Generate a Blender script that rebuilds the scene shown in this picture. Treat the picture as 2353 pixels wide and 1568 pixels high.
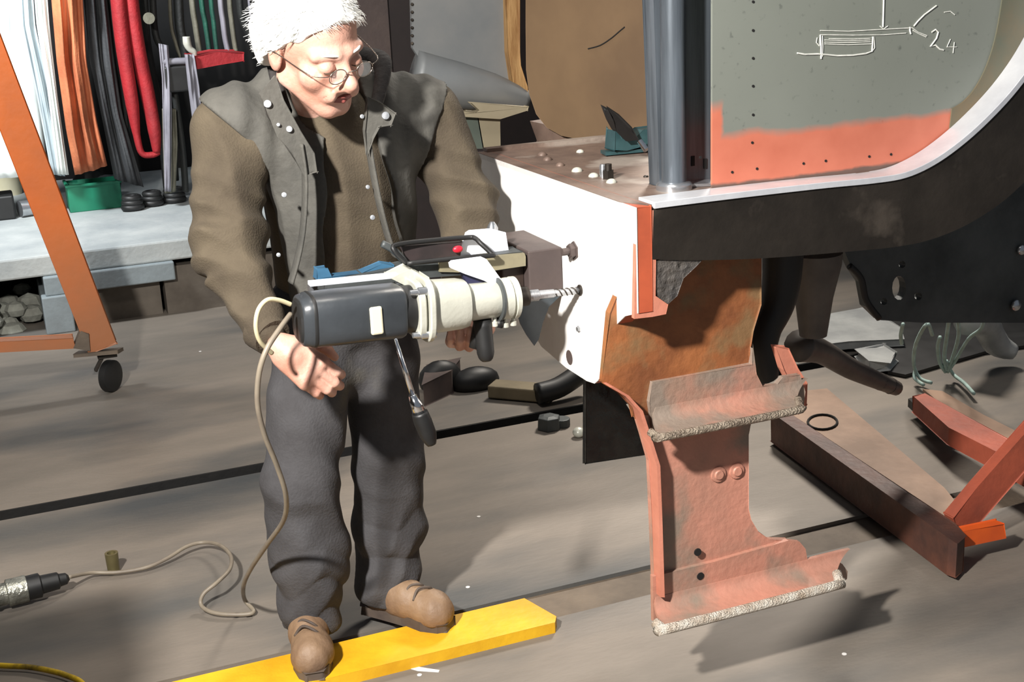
import bpy, math, random
import numpy as np
from mathutils import Vector, Matrix
from mathutils.geometry import tessellate_polygon
random.seed(7); rng = np.random.default_rng(7)
for o in list(bpy.data.objects): bpy.data.objects.remove(o)
S = bpy.context.scene; COL = S.collection

# ---------------------------------------------------------------- camera
FPX, CX, CY = 2980., 1176.5, 784.          # photograph taken as 2353 x 1568
_v1 = np.array([-1272., 849., -FPX]); _Y = _v1/np.linalg.norm(_v1)
_v2 = np.array([9000-CX, 784+480., -FPX]); _v2 -= _v2.dot(_Y)*_Y; _X = _v2/np.linalg.norm(_v2)
M3 = np.array([_X, _Y, np.cross(_X, _Y)]); CAMP = np.array([0, 0, 1.65])
def at(px, py, ax, val):
    """world point seen at a photograph pixel, on the world plane ax = val"""
    d = M3 @ np.array([px-CX, CY-py, -FPX]); i = 'xyz'.index(ax)
    return CAMP + (val-CAMP[i])/d[i]*d
cam = bpy.data.objects.new('camera', bpy.data.cameras.new('camera')); COL.objects.link(cam)
mw = Matrix.Identity(4)
for i in range(3):
    for j in range(3): mw[i][j] = M3[i][j]
mw.translation = Vector(CAMP); cam.matrix_world = mw
cam.data.sensor_fit = 'HORIZONTAL'; cam.data.sensor_width = 36; cam.data.lens = 36*FPX/2353
cam.data.clip_start = .05; S.camera = cam
# ---------------------------------------------------------------- world, lamps, exposure
W = bpy.data.worlds.new('world'); S.world = W; W.use_nodes = True
bg = W.node_tree.nodes['Background']; bg.inputs[0].default_value = (.80, .88, 1, 1); bg.inputs[1].default_value = .17
def area(name, loc, tgt, size, power, col, spread=180):
    l = bpy.data.lights.new(name, 'AREA'); l.shape = 'DISK'; l.size = size; l.energy = power; l.color = col; l.spread = math.radians(spread)
    o = bpy.data.objects.new(name, l); COL.objects.link(o); o.location = loc
    o.rotation_euler = (Vector(tgt)-Vector(loc)).to_track_quat('-Z', 'Y').to_euler(); return o
area('flood_lamp', (-.80, .95, 2.5), (.95, 2.6, .8), .16, 205, (1, .96, .91))
area('ceiling_lamp', (.9, 2.6, 4.2), (.9, 2.7, 0), .9, 42, (1, .93, .84))
area('wall_lamp', (-.7, 5.8, 2.7), (.4, 8.2, 1.3), .5, 105, (.93, .97, 1), 150)
area('bay_lamp', (3.6, 5.6, 3.6), (2.3, 3.4, .2), .8, 36, (1, .92, .82), 75)
S.view_settings.view_transform = 'Standard'; S.view_settings.look = 'None'
S.view_settings.gamma = 1; S.view_settings.use_curve_mapping = False; S.view_settings.exposure = .25

# ---------------------------------------------------------------- materials
def lin(c): return tuple((v/255/12.92 if v/255 <= .04045 else ((v/255+.055)/1.055)**2.4) for v in c)
def node(nt, t, **k):
    n = nt.nodes.new(t)
    for a, b in k.items(): setattr(n, a, b)
    return n
def mat(name, c1, c2=None, scale=6, rough=.6, metal=0, bump=.0, bscale=40, lo=.35, hi=.65, c3=None, s3=2.5, lo3=.5, hi3=.62, wave=None, trans=0, aniso=None, low=None):
    m = bpy.data.materials.new(name); m.use_nodes = True; nt = m.node_tree; b = nt.nodes['Principled BSDF']
    b.inputs['Roughness'].default_value = rough; b.inputs['Metallic'].default_value = metal
    b.inputs['Transmission Weight'].default_value = trans
    g = node(nt, 'ShaderNodeNewGeometry'); mp = node(nt, 'ShaderNodeMapping'); nt.links.new(g.outputs['Position'], mp.inputs['Vector'])
    if aniso: mp.inputs['Scale'].default_value = aniso
    col = None
    if c2:
        n = node(nt, 'ShaderNodeTexNoise'); n.inputs['Scale'].default_value = scale; n.inputs['Detail'].default_value = 6; n.inputs['Roughness'].default_value = .6
        nt.links.new(mp.outputs[0], n.inputs['Vector'])
        r = node(nt, 'ShaderNodeMapRange'); r.inputs[1].default_value = lo; r.inputs[2].default_value = hi
        nt.links.new(n.outputs['Fac'], r.inputs[0])
        mx = node(nt, 'ShaderNodeMix', data_type='RGBA'); mx.inputs[6].default_value = (*lin(c1), 1); mx.inputs[7].default_value = (*lin(c2), 1)
        nt.links.new(r.outputs[0], mx.inputs[0]); col = mx.outputs[2]
        if c3:
            n3 = node(nt, 'ShaderNodeTexNoise'); n3.inputs['Scale'].default_value = s3; n3.inputs['Detail'].default_value = 5
            nt.links.new(mp.outputs[0], n3.inputs['Vector'])
            r3 = node(nt, 'ShaderNodeMapRange'); r3.inputs[1].default_value = lo3; r3.inputs[2].default_value = hi3
            nt.links.new(n3.outputs['Fac'], r3.inputs[0])
            m3 = node(nt, 'ShaderNodeMix', data_type='RGBA'); m3.inputs[7].default_value = (*lin(c3), 1)
            nt.links.new(r3.outputs[0], m3.inputs[0]); nt.links.new(col, m3.inputs[6]); col = m3.outputs[2]
        if low:                                                  # scuffed and dirty towards its foot
            sp = node(nt, 'ShaderNodeSeparateXYZ'); nt.links.new(g.outputs['Position'], sp.inputs[0])
            ad = node(nt, 'ShaderNodeMath', operation='MULTIPLY_ADD'); ad.inputs[1].default_value = .9; nt.links.new(n.outputs['Fac'], ad.inputs[0]); nt.links.new(sp.outputs['Z'], ad.inputs[2])
            rl = node(nt, 'ShaderNodeMapRange'); rl.inputs[1].default_value = low[1]; rl.inputs[2].default_value = low[0]; nt.links.new(ad.outputs[0], rl.inputs[0])
            ml = node(nt, 'ShaderNodeMix', data_type='RGBA'); ml.inputs[7].default_value = (*lin(low[2]), 1)
            nt.links.new(rl.outputs[0], ml.inputs[0]); nt.links.new(col, ml.inputs[6]); col = ml.outputs[2]
        nt.links.new(col, b.inputs['Base Color'])
        rr = node(nt, 'ShaderNodeMapRange'); rr.inputs[3].default_value = max(0, rough-.1); rr.inputs[4].default_value = min(1, rough+.12)
        nt.links.new(n.outputs['Fac'], rr.inputs[0]); nt.links.new(rr.outputs[0], b.inputs['Roughness'])
    else: b.inputs['Base Color'].default_value = (*lin(c1), 1)
    if bump:
        if wave:
            nb = node(nt, 'ShaderNodeTexWave'); nb.bands_direction = wave; nb.inputs['Scale'].default_value = bscale; nb.inputs['Distortion'].default_value = 2; out = nb.outputs['Fac']
        else:
            nb = node(nt, 'ShaderNodeTexNoise'); nb.inputs['Scale'].default_value = bscale; nb.inputs['Detail'].default_value = 4; out = nb.outputs['Fac']
        nt.links.new(mp.outputs[0], nb.inputs['Vector'])
        bp = node(nt, 'ShaderNodeBump'); bp.inputs['Strength'].default_value = bump; bp.inputs['Distance'].default_value = .01
        nt.links.new(out, bp.inputs['Height']); nt.links.new(bp.outputs[0], b.inputs['Normal'])
    return m
MT = dict(
 floor=mat('floor concrete', (132,122,111), (108,101,92), 1.6, .62, bump=.12, bscale=60, c3=(72,74,74), s3=1.3, lo3=.48, hi3=.68, aniso=(.55,1.5,1)),
 slot=mat('slot shade black', (9,8,8), (18,16,14), 9, .9, bump=.4, bscale=30),  # near-black colour stands in for shade inside the floor slot
 recess=mat('recessed strip', (112,98,82), (84,74,64), 4, .7, bump=.2, bscale=50),
 platform=mat('platform concrete', (178,182,180), (150,156,157), 3, .75, bump=.2, bscale=40),
 bluec=mat('bluish concrete', (132,142,146), (112,118,120), 3, .7, bump=.15, bscale=40),
 brownc=mat('brown concrete', (104,96,86), (66,58,50), 2.5, .75, bump=.15, bscale=30),
 rubble=mat('rubble', (150,152,142), (112,112,104), 9, .9, bump=.6, bscale=30),
 wall=mat('dark wall', (30,28,27), (18,18,18), 2, .9),
 yellow=mat('yellow paint', (228,178,34), (206,150,20), 5, .5, bump=.15, bscale=35, c3=(240,205,90), s3=3, lo3=.6, hi3=.68),
 white=mat('white beam paint', (232,230,226), (212,208,204), 4, .45, bump=.05, bscale=30),
 primer=mat('orange primer', (200,130,108), (176,108,86), 5, .6, bump=.12, bscale=50),
 steps=mat('worn primer on steel', (194,134,114), (166,122,104), 5, .55, bump=.2, bscale=60, c3=(136,120,106), s3=6, lo3=.48, hi3=.62),
 rusty=mat('rust brown primer', (152,94,54), (116,68,38), 8, .6, bump=.25, bscale=50, c3=(124,94,62), s3=9, lo3=.5, hi3=.62),
 grit=mat('worn tread steel', (236,228,214), (188,170,150), 40, .38, .2, bump=1.0, bscale=260),
 grit2=mat('dull tread', (140,122,106), (116,96,80), 25, .5, .3, bump=.6, bscale=180),
 red=mat('red primer edge', (160,58,36), (132,52,32), 8, .55),
 dsteel=mat('dark oiled steel', (62,56,50), (42,38,34), 5, .42, .5, bump=.12, bscale=40, c3=(86,78,70), s3=7, lo3=.6, hi3=.7),
 bsteel=mat('bright steel', (205,208,212), (165,168,172), 8, .25, .85, bump=.06, bscale=60),
 bluesteel=mat('blue grey steel', (112,120,128), (66,72,78), 4, .34, .5, bump=.05, bscale=20, aniso=(6,6,.4)),
 deck=mat('deck plate', (124,104,92), (92,76,68), 7, .5, .2, bump=.15, bscale=60, c3=(150,138,128), s3=5, lo3=.55, hi3=.65),
 under=mat('underframe', (82,86,86), (58,62,63), 5, .55, .3, bump=.15, bscale=40),
 black=mat('black rubber', (20,20,20), (30,30,30), 8, .5),
 blackp=mat('glossy black plate', (14,14,14), (26,26,24), 12, .25, bump=.5, bscale=25),
 grey=mat('grey sheet', (140,140,138), (118,122,124), 2, .5, .3),
 tan=mat('brown board', (108,88,66), (90,72,54), 2.2, .5, bump=.05, bscale=20, c3=(116,92,72), s3=1.6),
 wood=mat('pale timber', (176,140,92), (132,94,52), 6, .6, bump=.2, bscale=30, aniso=(8,8,1)),
 box1=mat('cream box', (160,150,126), (140,130,108), 3, .6), box2=mat('green grey box', (92,104,94), (80,88,80), 3, .6),
 orange=mat('gantry orange', (224,112,28), (196,98,36), 2.2, .5, bump=.1, bscale=30, c3=(176,96,48), s3=1.8, lo3=.58, hi3=.78, low=(.75, 1.35, (150,96,62))),
 skin=mat('skin', (204,160,142), (186,132,112), 14, .5, bump=.12, bscale=160, c3=(214,174,158), s3=9),
 lips=mat('lips', (150,84,76), (116,58,54), 20, .45),
 hair=mat('white hair', (238,238,234), (222,222,216), 30, .7),
 jumper=mat('olive jumper', (86,76,60), (66,57,45), 5, .92, bump=.25, bscale=220),
 gilet=mat('grey waxed gilet', (88,86,80), (66,65,61), 6, .8, bump=.25, bscale=60),
 cord_=mat('dark corduroy', (54,50,48), (38,36,36), 8, .9, bump=.5, bscale=60),
 trouser=mat('work trousers', (72,71,73), (52,50,51), 5, .88, bump=.25, bscale=160, c3=(92,88,76), s3=4, lo3=.55, hi3=.7),
 boot=mat('tan leather', (138,112,86), (112,88,68), 9, .6, bump=.2, bscale=90), sole=mat('boot sole', (92,80,70), (70,60,54), 10, .7),
 motor=mat('motor housing', (58,62,66), (44,47,50), 5, .34, bump=.04, bscale=80),
 cast=mat('cream cast alloy', (196,196,184), (176,176,164), 5, .35, .15, bump=.08, bscale=120),
 wplate=mat('white plate', (226,230,240), None, rough=.4), label=mat('cream label', (214,208,180), None, rough=.5),
 chrome=mat('chrome', (220,222,226), None, rough=.12, metal=1), magnet=mat('magnet block', (92,80,76), (78,68,66), 6, .5, .2, bump=.08, bscale=50),
 blue=mat('blue paint', (60,104,134), (46,82,108), 8, .45), redp=mat('red plastic', (200,30,50), None, rough=.4),
 cable=mat('grey cable', (134,124,108), (112,102,90), 12, .5), cream=mat('cream cord', (206,196,160), (186,174,140), 12, .5),
 ycable=mat('yellow cable', (206,170,30), (90,76,24), 5, .5, lo=.45, hi=.55),
 lens=mat('lens', (240,245,250), None, rough=.02, trans=1), wire=mat('wire frame', (150,140,130), None, rough=.25, metal=.9),
 green=mat('green plastic', (24,124,92), (18,104,78), 5, .5), brass=mat('tarnished brass', (112,104,72), (92,84,56), 10, .45, .5),
 twine=mat('pale twine', (170,196,190), (150,172,166), 20, .7), chalk=mat('chalk', (222,222,214), (190,192,184), 60, .95), hole=mat('hole dark', (14,12,12), None, rough=.9),
 shw=mat('white sheet', (232,236,232), (206,214,212), 3, .7), shb=mat('pale blue sheet', (150,162,168), (176,188,192), 3, .6), sho=mat('orange sling', (196,116,76), (168,92,58), 5, .75, bump=.3, bscale=60),
 shd=mat('charcoal sling', (54,56,58), (36,37,39), 5, .75, bump=.3, bscale=60), shr=mat('red sling', (160,30,36), (128,22,28), 5, .7, bump=.3, bscale=60),
 shk=mat('black sling', (22,24,23), (34,36,34), 5, .7, bump=.3, bscale=60), shg=mat('green sling', (22,84,66), (14,50,42), 6, .7, bump=.3, bscale=60),
 sho2=mat('grey olive sling', (112,110,96), (84,82,70), 6, .7, bump=.3, bscale=60), shp=mat('grey strap', (140,138,146), (116,114,122), 6, .6),
 teal=mat('teal steel', (62,96,100), (40,64,68), 9, .35, .3), poly=mat('pale plastic sheet', (170,172,170), (140,142,142), 6, .4, bump=.5, bscale=14),
)
def panel_mat():
    m = bpy.data.materials.new('grey panel with primer band'); m.use_nodes = True; nt = m.node_tree; b = nt.nodes['Principled BSDF']
    g = node(nt, 'ShaderNodeNewGeometry'); sx = node(nt, 'ShaderNodeSeparateXYZ'); nt.links.new(g.outputs['Position'], sx.inputs[0])
    def noise(s, d=4):
        n = node(nt, 'ShaderNodeTexNoise'); n.inputs['Scale'].default_value = s; n.inputs['Detail'].default_value = d; nt.links.new(g.outputs['Position'], n.inputs['Vector']); return n.outputs['Fac']
    def mth(op, a, bb):
        n = node(nt, 'ShaderNodeMath', operation=op)
        for i, v in enumerate((a, bb)):
            if isinstance(v, (int, float)): n.inputs[i].default_value = v
            else: nt.links.new(v, n.inputs[i])
        return n.outputs[0]
    def mr(v, a, c):
        n = node(nt, 'ShaderNodeMapRange'); n.inputs[1].default_value = a; n.inputs[2].default_value = c; nt.links.new(v, n.inputs[0]); return n.outputs[0]
    def mix(f, a, c):
        n = node(nt, 'ShaderNodeMix', data_type='RGBA'); nt.links.new(f, n.inputs[0])
        for i, v in ((6, a), (7, c)):
            if isinstance(v, tuple): n.inputs[i].default_value = (*lin(v), 1)
            else: nt.links.new(v, n.inputs[i])
        return n.outputs[2]
    nz = noise(7); n2 = noise(22); nst = noise(3)
    zz = mth('ADD', sx.outputs['Z'], mth('MULTIPLY', nz, -.05))
    band = mr(zz, 1.243, 1.226)
    xz = mth('ADD', sx.outputs['X'], mth('MULTIPLY', n2, .02)); edge = mr(xz, 1.405, 1.397); eh = mr(zz, 1.31, 1.285)
    f = mth('MAXIMUM', band, mth('MULTIPLY', edge, eh))
    strip = mr(mth('ADD', sx.outputs['Z'], mth('MULTIPLY', n2, .014)), 1.172, 1.166)
    pr = mix(noise(16), (204,122,98), (176,94,72)); gr = mix(nst, (128,132,124), (108,112,104))
    gr = mix(mr(noise(60), .62, .75), gr, (92,96,90))
    c = mix(f, gr, pr); c = mix(strip, c, (104,84,76)); nt.links.new(c, b.inputs['Base Color']); b.inputs['Roughness'].default_value = .5
    return m
MT['gritm'] = mat('dull gritty edge', (178,164,146), (120,106,92), 40, .4, .3, bump=1.0, bscale=220); MT['dulls'] = mat('dusty primer step', (176,124,106), (140,116,100), 6, .55, bump=.25, bscale=60, c3=(132,118,106), s3=7, lo3=.42, hi3=.56); MT['tred'] = mat('worn red primer', (172,84,60), (140,70,52), 6, .55, bump=.15); MT['panel'] = panel_mat(); MT['hang'] = mat('brown grey steel', (110,102,95), (84,78,74), 6, .5, .2, bump=.1)

# ---------------------------------------------------------------- geometry helpers: every shape is (verts, faces)
def A(*p): return np.array(p, float)
def nrm(v): v = np.array(v, float); return v/np.linalg.norm(v)
def box(lo, hi):
    x0, y0, z0 = lo; x1, y1, z1 = hi
    v = [(x0,y0,z0),(x1,y0,z0),(x1,y1,z0),(x0,y1,z0),(x0,y0,z1),(x1,y0,z1),(x1,y1,z1),(x0,y1,z1)]
    return v, [(0,3,2,1),(4,5,6,7),(0,1,5,4),(1,2,6,5),(2,3,7,6),(3,0,4,7)]
def bar(a, b, w, h, up=(0,0,1)):
    a = A(*a); b = A(*b); d = nrm(b-a); s = nrm(np.cross(d, up)); u = np.cross(s, d); v = []
    for p in (a, b):
        for i, j in ((-1,-1),(1,-1),(1,1),(-1,1)): v.append(p+s*i*w/2+u*j*h/2)
    return v, [(0,1,2,3),(7,6,5,4),(0,4,5,1),(1,5,6,2),(2,6,7,3),(3,7,4,0)]
def prism(pts, t, holes=()):
    """planar outline (world points) extruded by vector t, with optional holes"""
    loops = [[Vector(p) for p in pts]]+[[Vector(p) for p in h] for h in holes]
    tri = tessellate_polygon(loops); flat = [p for l in loops for p in l]; n = len(flat); t = Vector(t)
    v = flat+[p+t for p in flat]; f = []
    for a, b, c in tri: f.append((a,b,c)); f.append((c+n,b+n,a+n))
    k = 0
    for l in loops:
        m = len(l)
        for i in range(m):
            j = (i+1) % m; f.append((k+i, k+j, k+j+n, k+i+n))
        k += m
    return [tuple(p) for p in v], f
def ppx(px, ax, val, t, holes=()):
    return prism([at(x, y, ax, val) for x, y in px], t, [[at(x, y, ax, val) for x, y in h] for h in holes])
def smooth_path(P, n=8, closed=False):
    P = [A(*p) for p in P]; out = []; m = len(P)
    for i in range(m if closed else m-1):
        g = (lambda k: P[k % m]) if closed else (lambda k: P[min(max(k, 0), m-1)])
        a, b, c, d = g(i-1), g(i), g(i+1), g(i+2)
        for k in range(n):
            t = k/n; out.append(.5*((2*b)+(-a+c)*t+(2*a-5*b+4*c-d)*t*t+(-a+3*b-3*c+d)*t**3))
    if not closed: out.append(P[-1])
    return out
def tube(P, r, n=8, sm=0, flat=None):
    if sm:
        if not np.isscalar(r): r = np.interp(np.linspace(0, 1, (len(P)-1)*sm+1), np.linspace(0, 1, len(P)), r)
        P = smooth_path(P, sm)
    P = [A(*p) for p in P]; m = len(P); R = [r]*m if np.isscalar(r) else list(r); v = []; f = []; u = None
    for i in range(m):
        d = nrm(P[min(i+1, m-1)]-P[max(i-1, 0)])
        if u is None: u = nrm(np.cross(d, (0,0,1) if abs(d[2]) < .9 else (1,0,0)))
        u = nrm(u-d*u.dot(d)); w = np.cross(d, u)
        for k in range(n):
            a = 2*math.pi*k/n; v.append(P[i]+(u*math.cos(a)+w*math.sin(a)*(flat or 1))*R[i])
    for i in range(m-1):
        for k in range(n):
            q = (k+1) % n; f.append((i*n+k, i*n+q, (i+1)*n+q, (i+1)*n+k))
    f.append(tuple(range(n-1, -1, -1))); f.append(tuple((m-1)*n+k for k in range(n)))
    return v, f
def lathe(a, b, prof, n=24, sq=0):
    """profile of (distance along a->b, radius); sq>0 squares the section"""
    a = A(*a); d = nrm(A(*b)-a); u = nrm(np.cross(d, (0,0,1) if abs(d[2]) < .9 else (1,0,0))); w = np.cross(d, u); v = []; f = []
    for t, r in prof:
        for k in range(n):
            th = 2*math.pi*(k+.5)/n; c, s = math.cos(th), math.sin(th)
            q = 1 if not sq else (abs(c)**(2+sq)+abs(s)**(2+sq))**(-1/(2+sq))
            v.append(a+d*t+(u*c+w*s)*r*q)
    m = len(prof)
    for i in range(m-1):
        for k in range(n):
            q = (k+1) % n; f.append((i*n+k, i*n+q, (i+1)*n+q, (i+1)*n+k))
    f.append(tuple(range(n-1, -1, -1))); f.append(tuple((m-1)*n+k for k in range(n)))
    return v, f
def disc(c, ax, r, h, n=16): c = A(*c); ax = nrm(ax); return lathe(c, c+ax, [(0, r), (h, r)], n)
def ball(c, r, n=12, sc=(1,1,1)):
    v = []; f = []
    for i in range(n+1):
        th = math.pi*i/n
        for k in range(2*n):
            ph = math.pi*k/n; v.append((c[0]+r*sc[0]*math.sin(th)*math.cos(ph), c[1]+r*sc[1]*math.sin(th)*math.sin(ph), c[2]+r*sc[2]*math.cos(th)))
    for i in range(n):
        for k in range(2*n):
            q = (k+1) % (2*n); f.append((i*2*n+k, (i+1)*2*n+k, (i+1)*2*n+q, i*2*n+q))
    return v, f
WL = {}
def thing(name, label, cat, loc, group=None):
    o = bpy.data.objects.new(name, None); COL.objects.link(o); o.location = tuple(loc); o.empty_display_size = .05
    o['label'] = label; o['category'] = cat
    if group: o['group'] = group
    WL[o.name] = A(*loc); return o
def obj(name, geos, m, parent=None, smooth=False, bevel=0, label=None, cat=None, group=None, kind=None):
    if isinstance(geos, tuple): geos = [geos]
    me = bpy.data.meshes.new(name)
    if isinstance(geos[0][0], np.ndarray):                       # dense quad mesh from the signed-distance modeller
        V, Q = geos[0]; c = (V.min(0)+V.max(0))/2; n = len(Q)
        me.vertices.add(len(V)); me.vertices.foreach_set('co', (V-c).astype(np.float32).ravel())
        me.loops.add(n*4); me.loops.foreach_set('vertex_index', Q.astype(np.int32).ravel())
        me.polygons.add(n); me.polygons.foreach_set('loop_start', np.arange(0, n*4, 4, dtype=np.int32))
        me.update(calc_edges=True)
    else:
        V = []; F = []
        for v, f in geos:
            k = len(V); V += [tuple(p) for p in v]; F += [tuple(i+k for i in q) for q in f]
        V = np.array(V, dtype=float); c = (V.min(0)+V.max(0))/2
        if parent is None: c[2] = V[:, 2].min()
        me.from_pydata((V-c).tolist(), [], F); me.validate(); me.update()
    me.materials.append(MT[m] if isinstance(m, str) else m)
    if smooth:
        me.polygons.foreach_set('use_smooth', [True]*len(me.polygons))
        if smooth != 2:
            try: me.set_sharp_from_angle(angle=math.radians(42))
            except Exception: pass
    o = bpy.data.objects.new(name, me); COL.objects.link(o)
    if parent: o.parent = parent; o.location = tuple(c-WL[parent.name])
    else: o.location = tuple(c)
    WL[o.name] = c
    if bevel:
        b = o.modifiers.new('bevel', 'BEVEL'); b.width = bevel; b.segments = 2; b.limit_method = 'ANGLE'; b.angle_limit = math.radians(40)
    if label: o['label'] = label
    if cat: o['category'] = cat
    if group: o['group'] = group
    if kind: o['kind'] = kind
    return o
# ---------------------------------------------------------------- signed-distance modelling (numpy) for the figure
class SDF:
    def __init__(s): s.ops = []
    def rc(s, a, b, r1, r2, k=.02, sub=False, sq=None): s.ops.append(('rc', A(*a), A(*b), r1, r2, k, sub, sq)); return s
    def el(s, c, r, R=None, k=.02, sub=False): s.ops.append(('el', A(*c), A(*r), R, 0, k, sub, None)); return s
    def chain(s, P, R, k=.02, sq=None):
        for i in range(len(P)-1): s.rc(P[i], P[i+1], R[i], R[i+1], k, sq=sq)
        return s
    def fn(s, f, mode, k=0): s.ops.append(('fn', f, mode, 0, 0, k, False, None)); return s
    def __call__(s, p):
        d = np.full(len(p), 1., np.float32); mn_, mx_ = p.min(0), p.max(0); pc = (mn_+mx_)/2; hd = np.linalg.norm(mx_-mn_)/2
        for kd, a, b, r1, r2, k, sub, sq in s.ops:
            if kd == 'fn':
                if b == 'add': d = d+a(p)
                elif b == 'cut': d = np.maximum(d, -a(p))
                elif b == 'int': d = np.maximum(d, a(p))
                continue
            if kd == 'rc':
                ab = b-a; t = min(1, max(0, (pc-a)@ab/ab.dot(ab)))
                if np.linalg.norm(pc-a-t*ab)-hd-max(r1, r2) > .09: continue
            elif np.linalg.norm(pc-a)-hd-b.max() > .09: continue
            if kd == 'rc':
                q = p-a; ab = b-a; t = np.clip(q@ab/ab.dot(ab), 0, 1); e = q-t[:, None]*ab
                if sq is not None: e = e*sq
                dd = np.linalg.norm(e, axis=1)-(r1+(r2-r1)*t)
            else:
                q = p-a
                if r1 is not None: q = q@r1.T
                k0 = np.linalg.norm(q/b, axis=1); k1 = np.linalg.norm(q/(b*b), axis=1)+1e-9; dd = k0*(k0-1)/k1
            if sub:
                h = np.clip(.5-.5*(d+dd)/k, 0, 1); d = d*(1-h)-dd*h+k*h*(1-h)
            else:
                h = np.clip(.5+.5*(dd-d)/k, 0, 1); d = d*h+dd*(1-h)-k*h*(1-h)
        return d
def polygonize(fn, lo, hi, h):
    B = 8; lo = A(*lo); nb = np.ceil((A(*hi)-lo)/(h*B)).astype(int)
    g = np.stack(np.meshgrid(*[np.arange(n) for n in nb], indexing='ij'), -1).reshape(-1, 3)
    cd = fn((lo+(g+.5)*B*h).astype(np.float32)); act = np.abs(cd) < B*h*.87*1.35+.012
    F = np.repeat(np.repeat(np.repeat(np.where(cd > 0, 1., -1.).astype(np.float32).reshape(nb), B, 0), B, 1), B, 2)
    loc = np.stack(np.meshgrid(*[np.arange(B)]*3, indexing='ij'), -1).reshape(-1, 3); ga = g[act]
    for i in range(0, len(ga), 40):
        idx = (ga[i:i+40, None]*B+loc[None]).reshape(-1, 3)
        F[idx[:, 0], idx[:, 1], idx[:, 2]] = fn((lo+idx*h).astype(np.float32))
    s = F < 0; c = np.zeros(tuple(np.array(F.shape)-1), np.int8)
    for i in (0, 1):
        for j in (0, 1):
            for k in (0, 1): c += s[i:F.shape[0]-1+i, j:F.shape[1]-1+j, k:F.shape[2]-1+k]
    cells = np.argwhere((c > 0) & (c < 8)); vid = np.full(c.shape, -1, np.int32); vid[cells[:, 0], cells[:, 1], cells[:, 2]] = np.arange(len(cells))
    acc = np.zeros((len(cells), 3)); cnt = np.zeros(len(cells)); cor = [(i,j,k) for i in (0,1) for j in (0,1) for k in (0,1)]
    val = {q: F[cells[:, 0]+q[0], cells[:, 1]+q[1], cells[:, 2]+q[2]] for q in cor}
    for q in cor:
        for ax in range(3):
            if q[ax]: continue
            r = list(q); r[ax] = 1; a = val[q]; b = val[tuple(r)]; m = (a < 0) != (b < 0); t = np.where(m, a/(a-b+1e-12), 0)
            e = np.tile(np.array(q, float), (len(cells), 1)); e[:, ax] = t; acc[m] += e[m]; cnt[m] += 1
    v = lo+(cells+acc/cnt[:, None])*h; faces = []
    for ax in range(3):
        o1, o2 = [k for k in range(3) if k != ax]; sl = [slice(None)]*3; sl2 = [slice(None)]*3; sl[ax] = slice(0, -1); sl2[ax] = slice(1, None)
        a = s[tuple(sl)]; b = s[tuple(sl2)]; e = np.argwhere(a != b); e = e[(e[:, o1] > 0) & (e[:, o2] > 0) & (e[:, o1] < c.shape[o1]) & (e[:, o2] < c.shape[o2])]
        q = []
        for d1, d2 in ((1,1),(0,1),(0,0),(1,0)):
            i = e.copy(); i[:, o1] -= d1; i[:, o2] -= d2; q.append(vid[i[:, 0], i[:, 1], i[:, 2]])
        q = np.stack(q, 1); flip = a[e[:, 0], e[:, 1], e[:, 2]]
        if ax == 1: flip = ~flip
        q[~flip] = q[~flip][:, ::-1]; faces.append(q)
    f = np.concatenate(faces); f = f[(f >= 0).all(1)]
    return v, f

# ================================================================ SETTING
def slab(name, x0, x1, y0, y1, z0, z1, m): return box((x0, y0, z0), (x1, y1, z1))
fl = obj('floor', [box((-3, -1, -.12), (8, 2.735, 0)), box((-3, 2.885, -.2), (8, 4.08, 0)), box((-3, 4.165, -.2), (8, 10, 0))], 'floor', kind='structure')
obj('floor_recess', box((-3, 2.735, -.12), (8, 2.885, -.012)), 'recess', fl)
obj('floor_slot', [box((-3, 4.08, -.2), (8, 4.165, -.035)), box((-3, 4.157, -.036), (8, 4.167, -.001))], 'slot', fl)  # dark fill and far-wall lining paint the slot's shade
obj('wall_back', box((-3, 8.6, 0), (8, 8.75, 4.5)), 'wall', kind='structure')
obj('wall_left', box((-3.1, -1, 0), (-3, 8.6, 4.5)), 'wall', kind='structure')
obj('wall_right', box((8, -1, 0), (8.1, 8.75, 4.5)), 'wall', kind='structure')
# raised platform along the left back
pf = obj('trim_1', box((-3, 6.3, .27), (2.6, 8.6, .37)), 'platform', bevel=.01, kind='structure')
obj('platform_lip', box((.15, 6.27, .18), (.75, 6.6, .27)), 'bluec', pf, bevel=.006)
obj('platform_block', box((.13, 6.25, 0), (.26, 6.7, .18)), 'bluec', pf, bevel=.006)
obj('platform_riser', box((.26, 6.36, 0), (.68, 6.8, .18)), 'brownc', pf)
obj('platform_riser', box((.70, 6.33, 0), (2.6, 6.8, .235)), 'brownc', pf)
obj('platform_back', box((-3, 7.0, 0), (2.6, 7.1, .27)), 'slot', pf)
rub = [ball((random.uniform(-.6, .1), random.uniform(6.35, 6.75), random.uniform(.0, .13)), random.uniform(.03, .07), 4, (1, random.uniform(.6, 1), random.uniform(.6, 1))) for i in range(60)]
obj('rubble', rub, 'rubble', label='pale broken rubble heaped in the gap beneath the concrete platform', cat='rubble', kind='stuff')
obj('shadow_caster', box((-.58, 1.95, 0), (-.30, 2.20, 1.25)), 'dsteel', kind='structure', bevel=.004)   # unseen column added outside the frame to cast the dark floor shadow
pm = [(915,1524),(935,1522),(965,1534),(1010,1541),(1008,1546),(960,1543),(930,1534)]
obj('floor_mark', prism([at(x, y, 'z', .0002) for x, y in pm], (0,0,.0008)), 'white', fl, label='white paint smear')
obj('floor_mark', prism([at(x, y, 'z', .0002) for x, y in ((958,1512),(972,1506),(982,1514),(972,1520))], (0,0,.0008)), 'yellow', fl, label='yellow paint chip')
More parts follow.
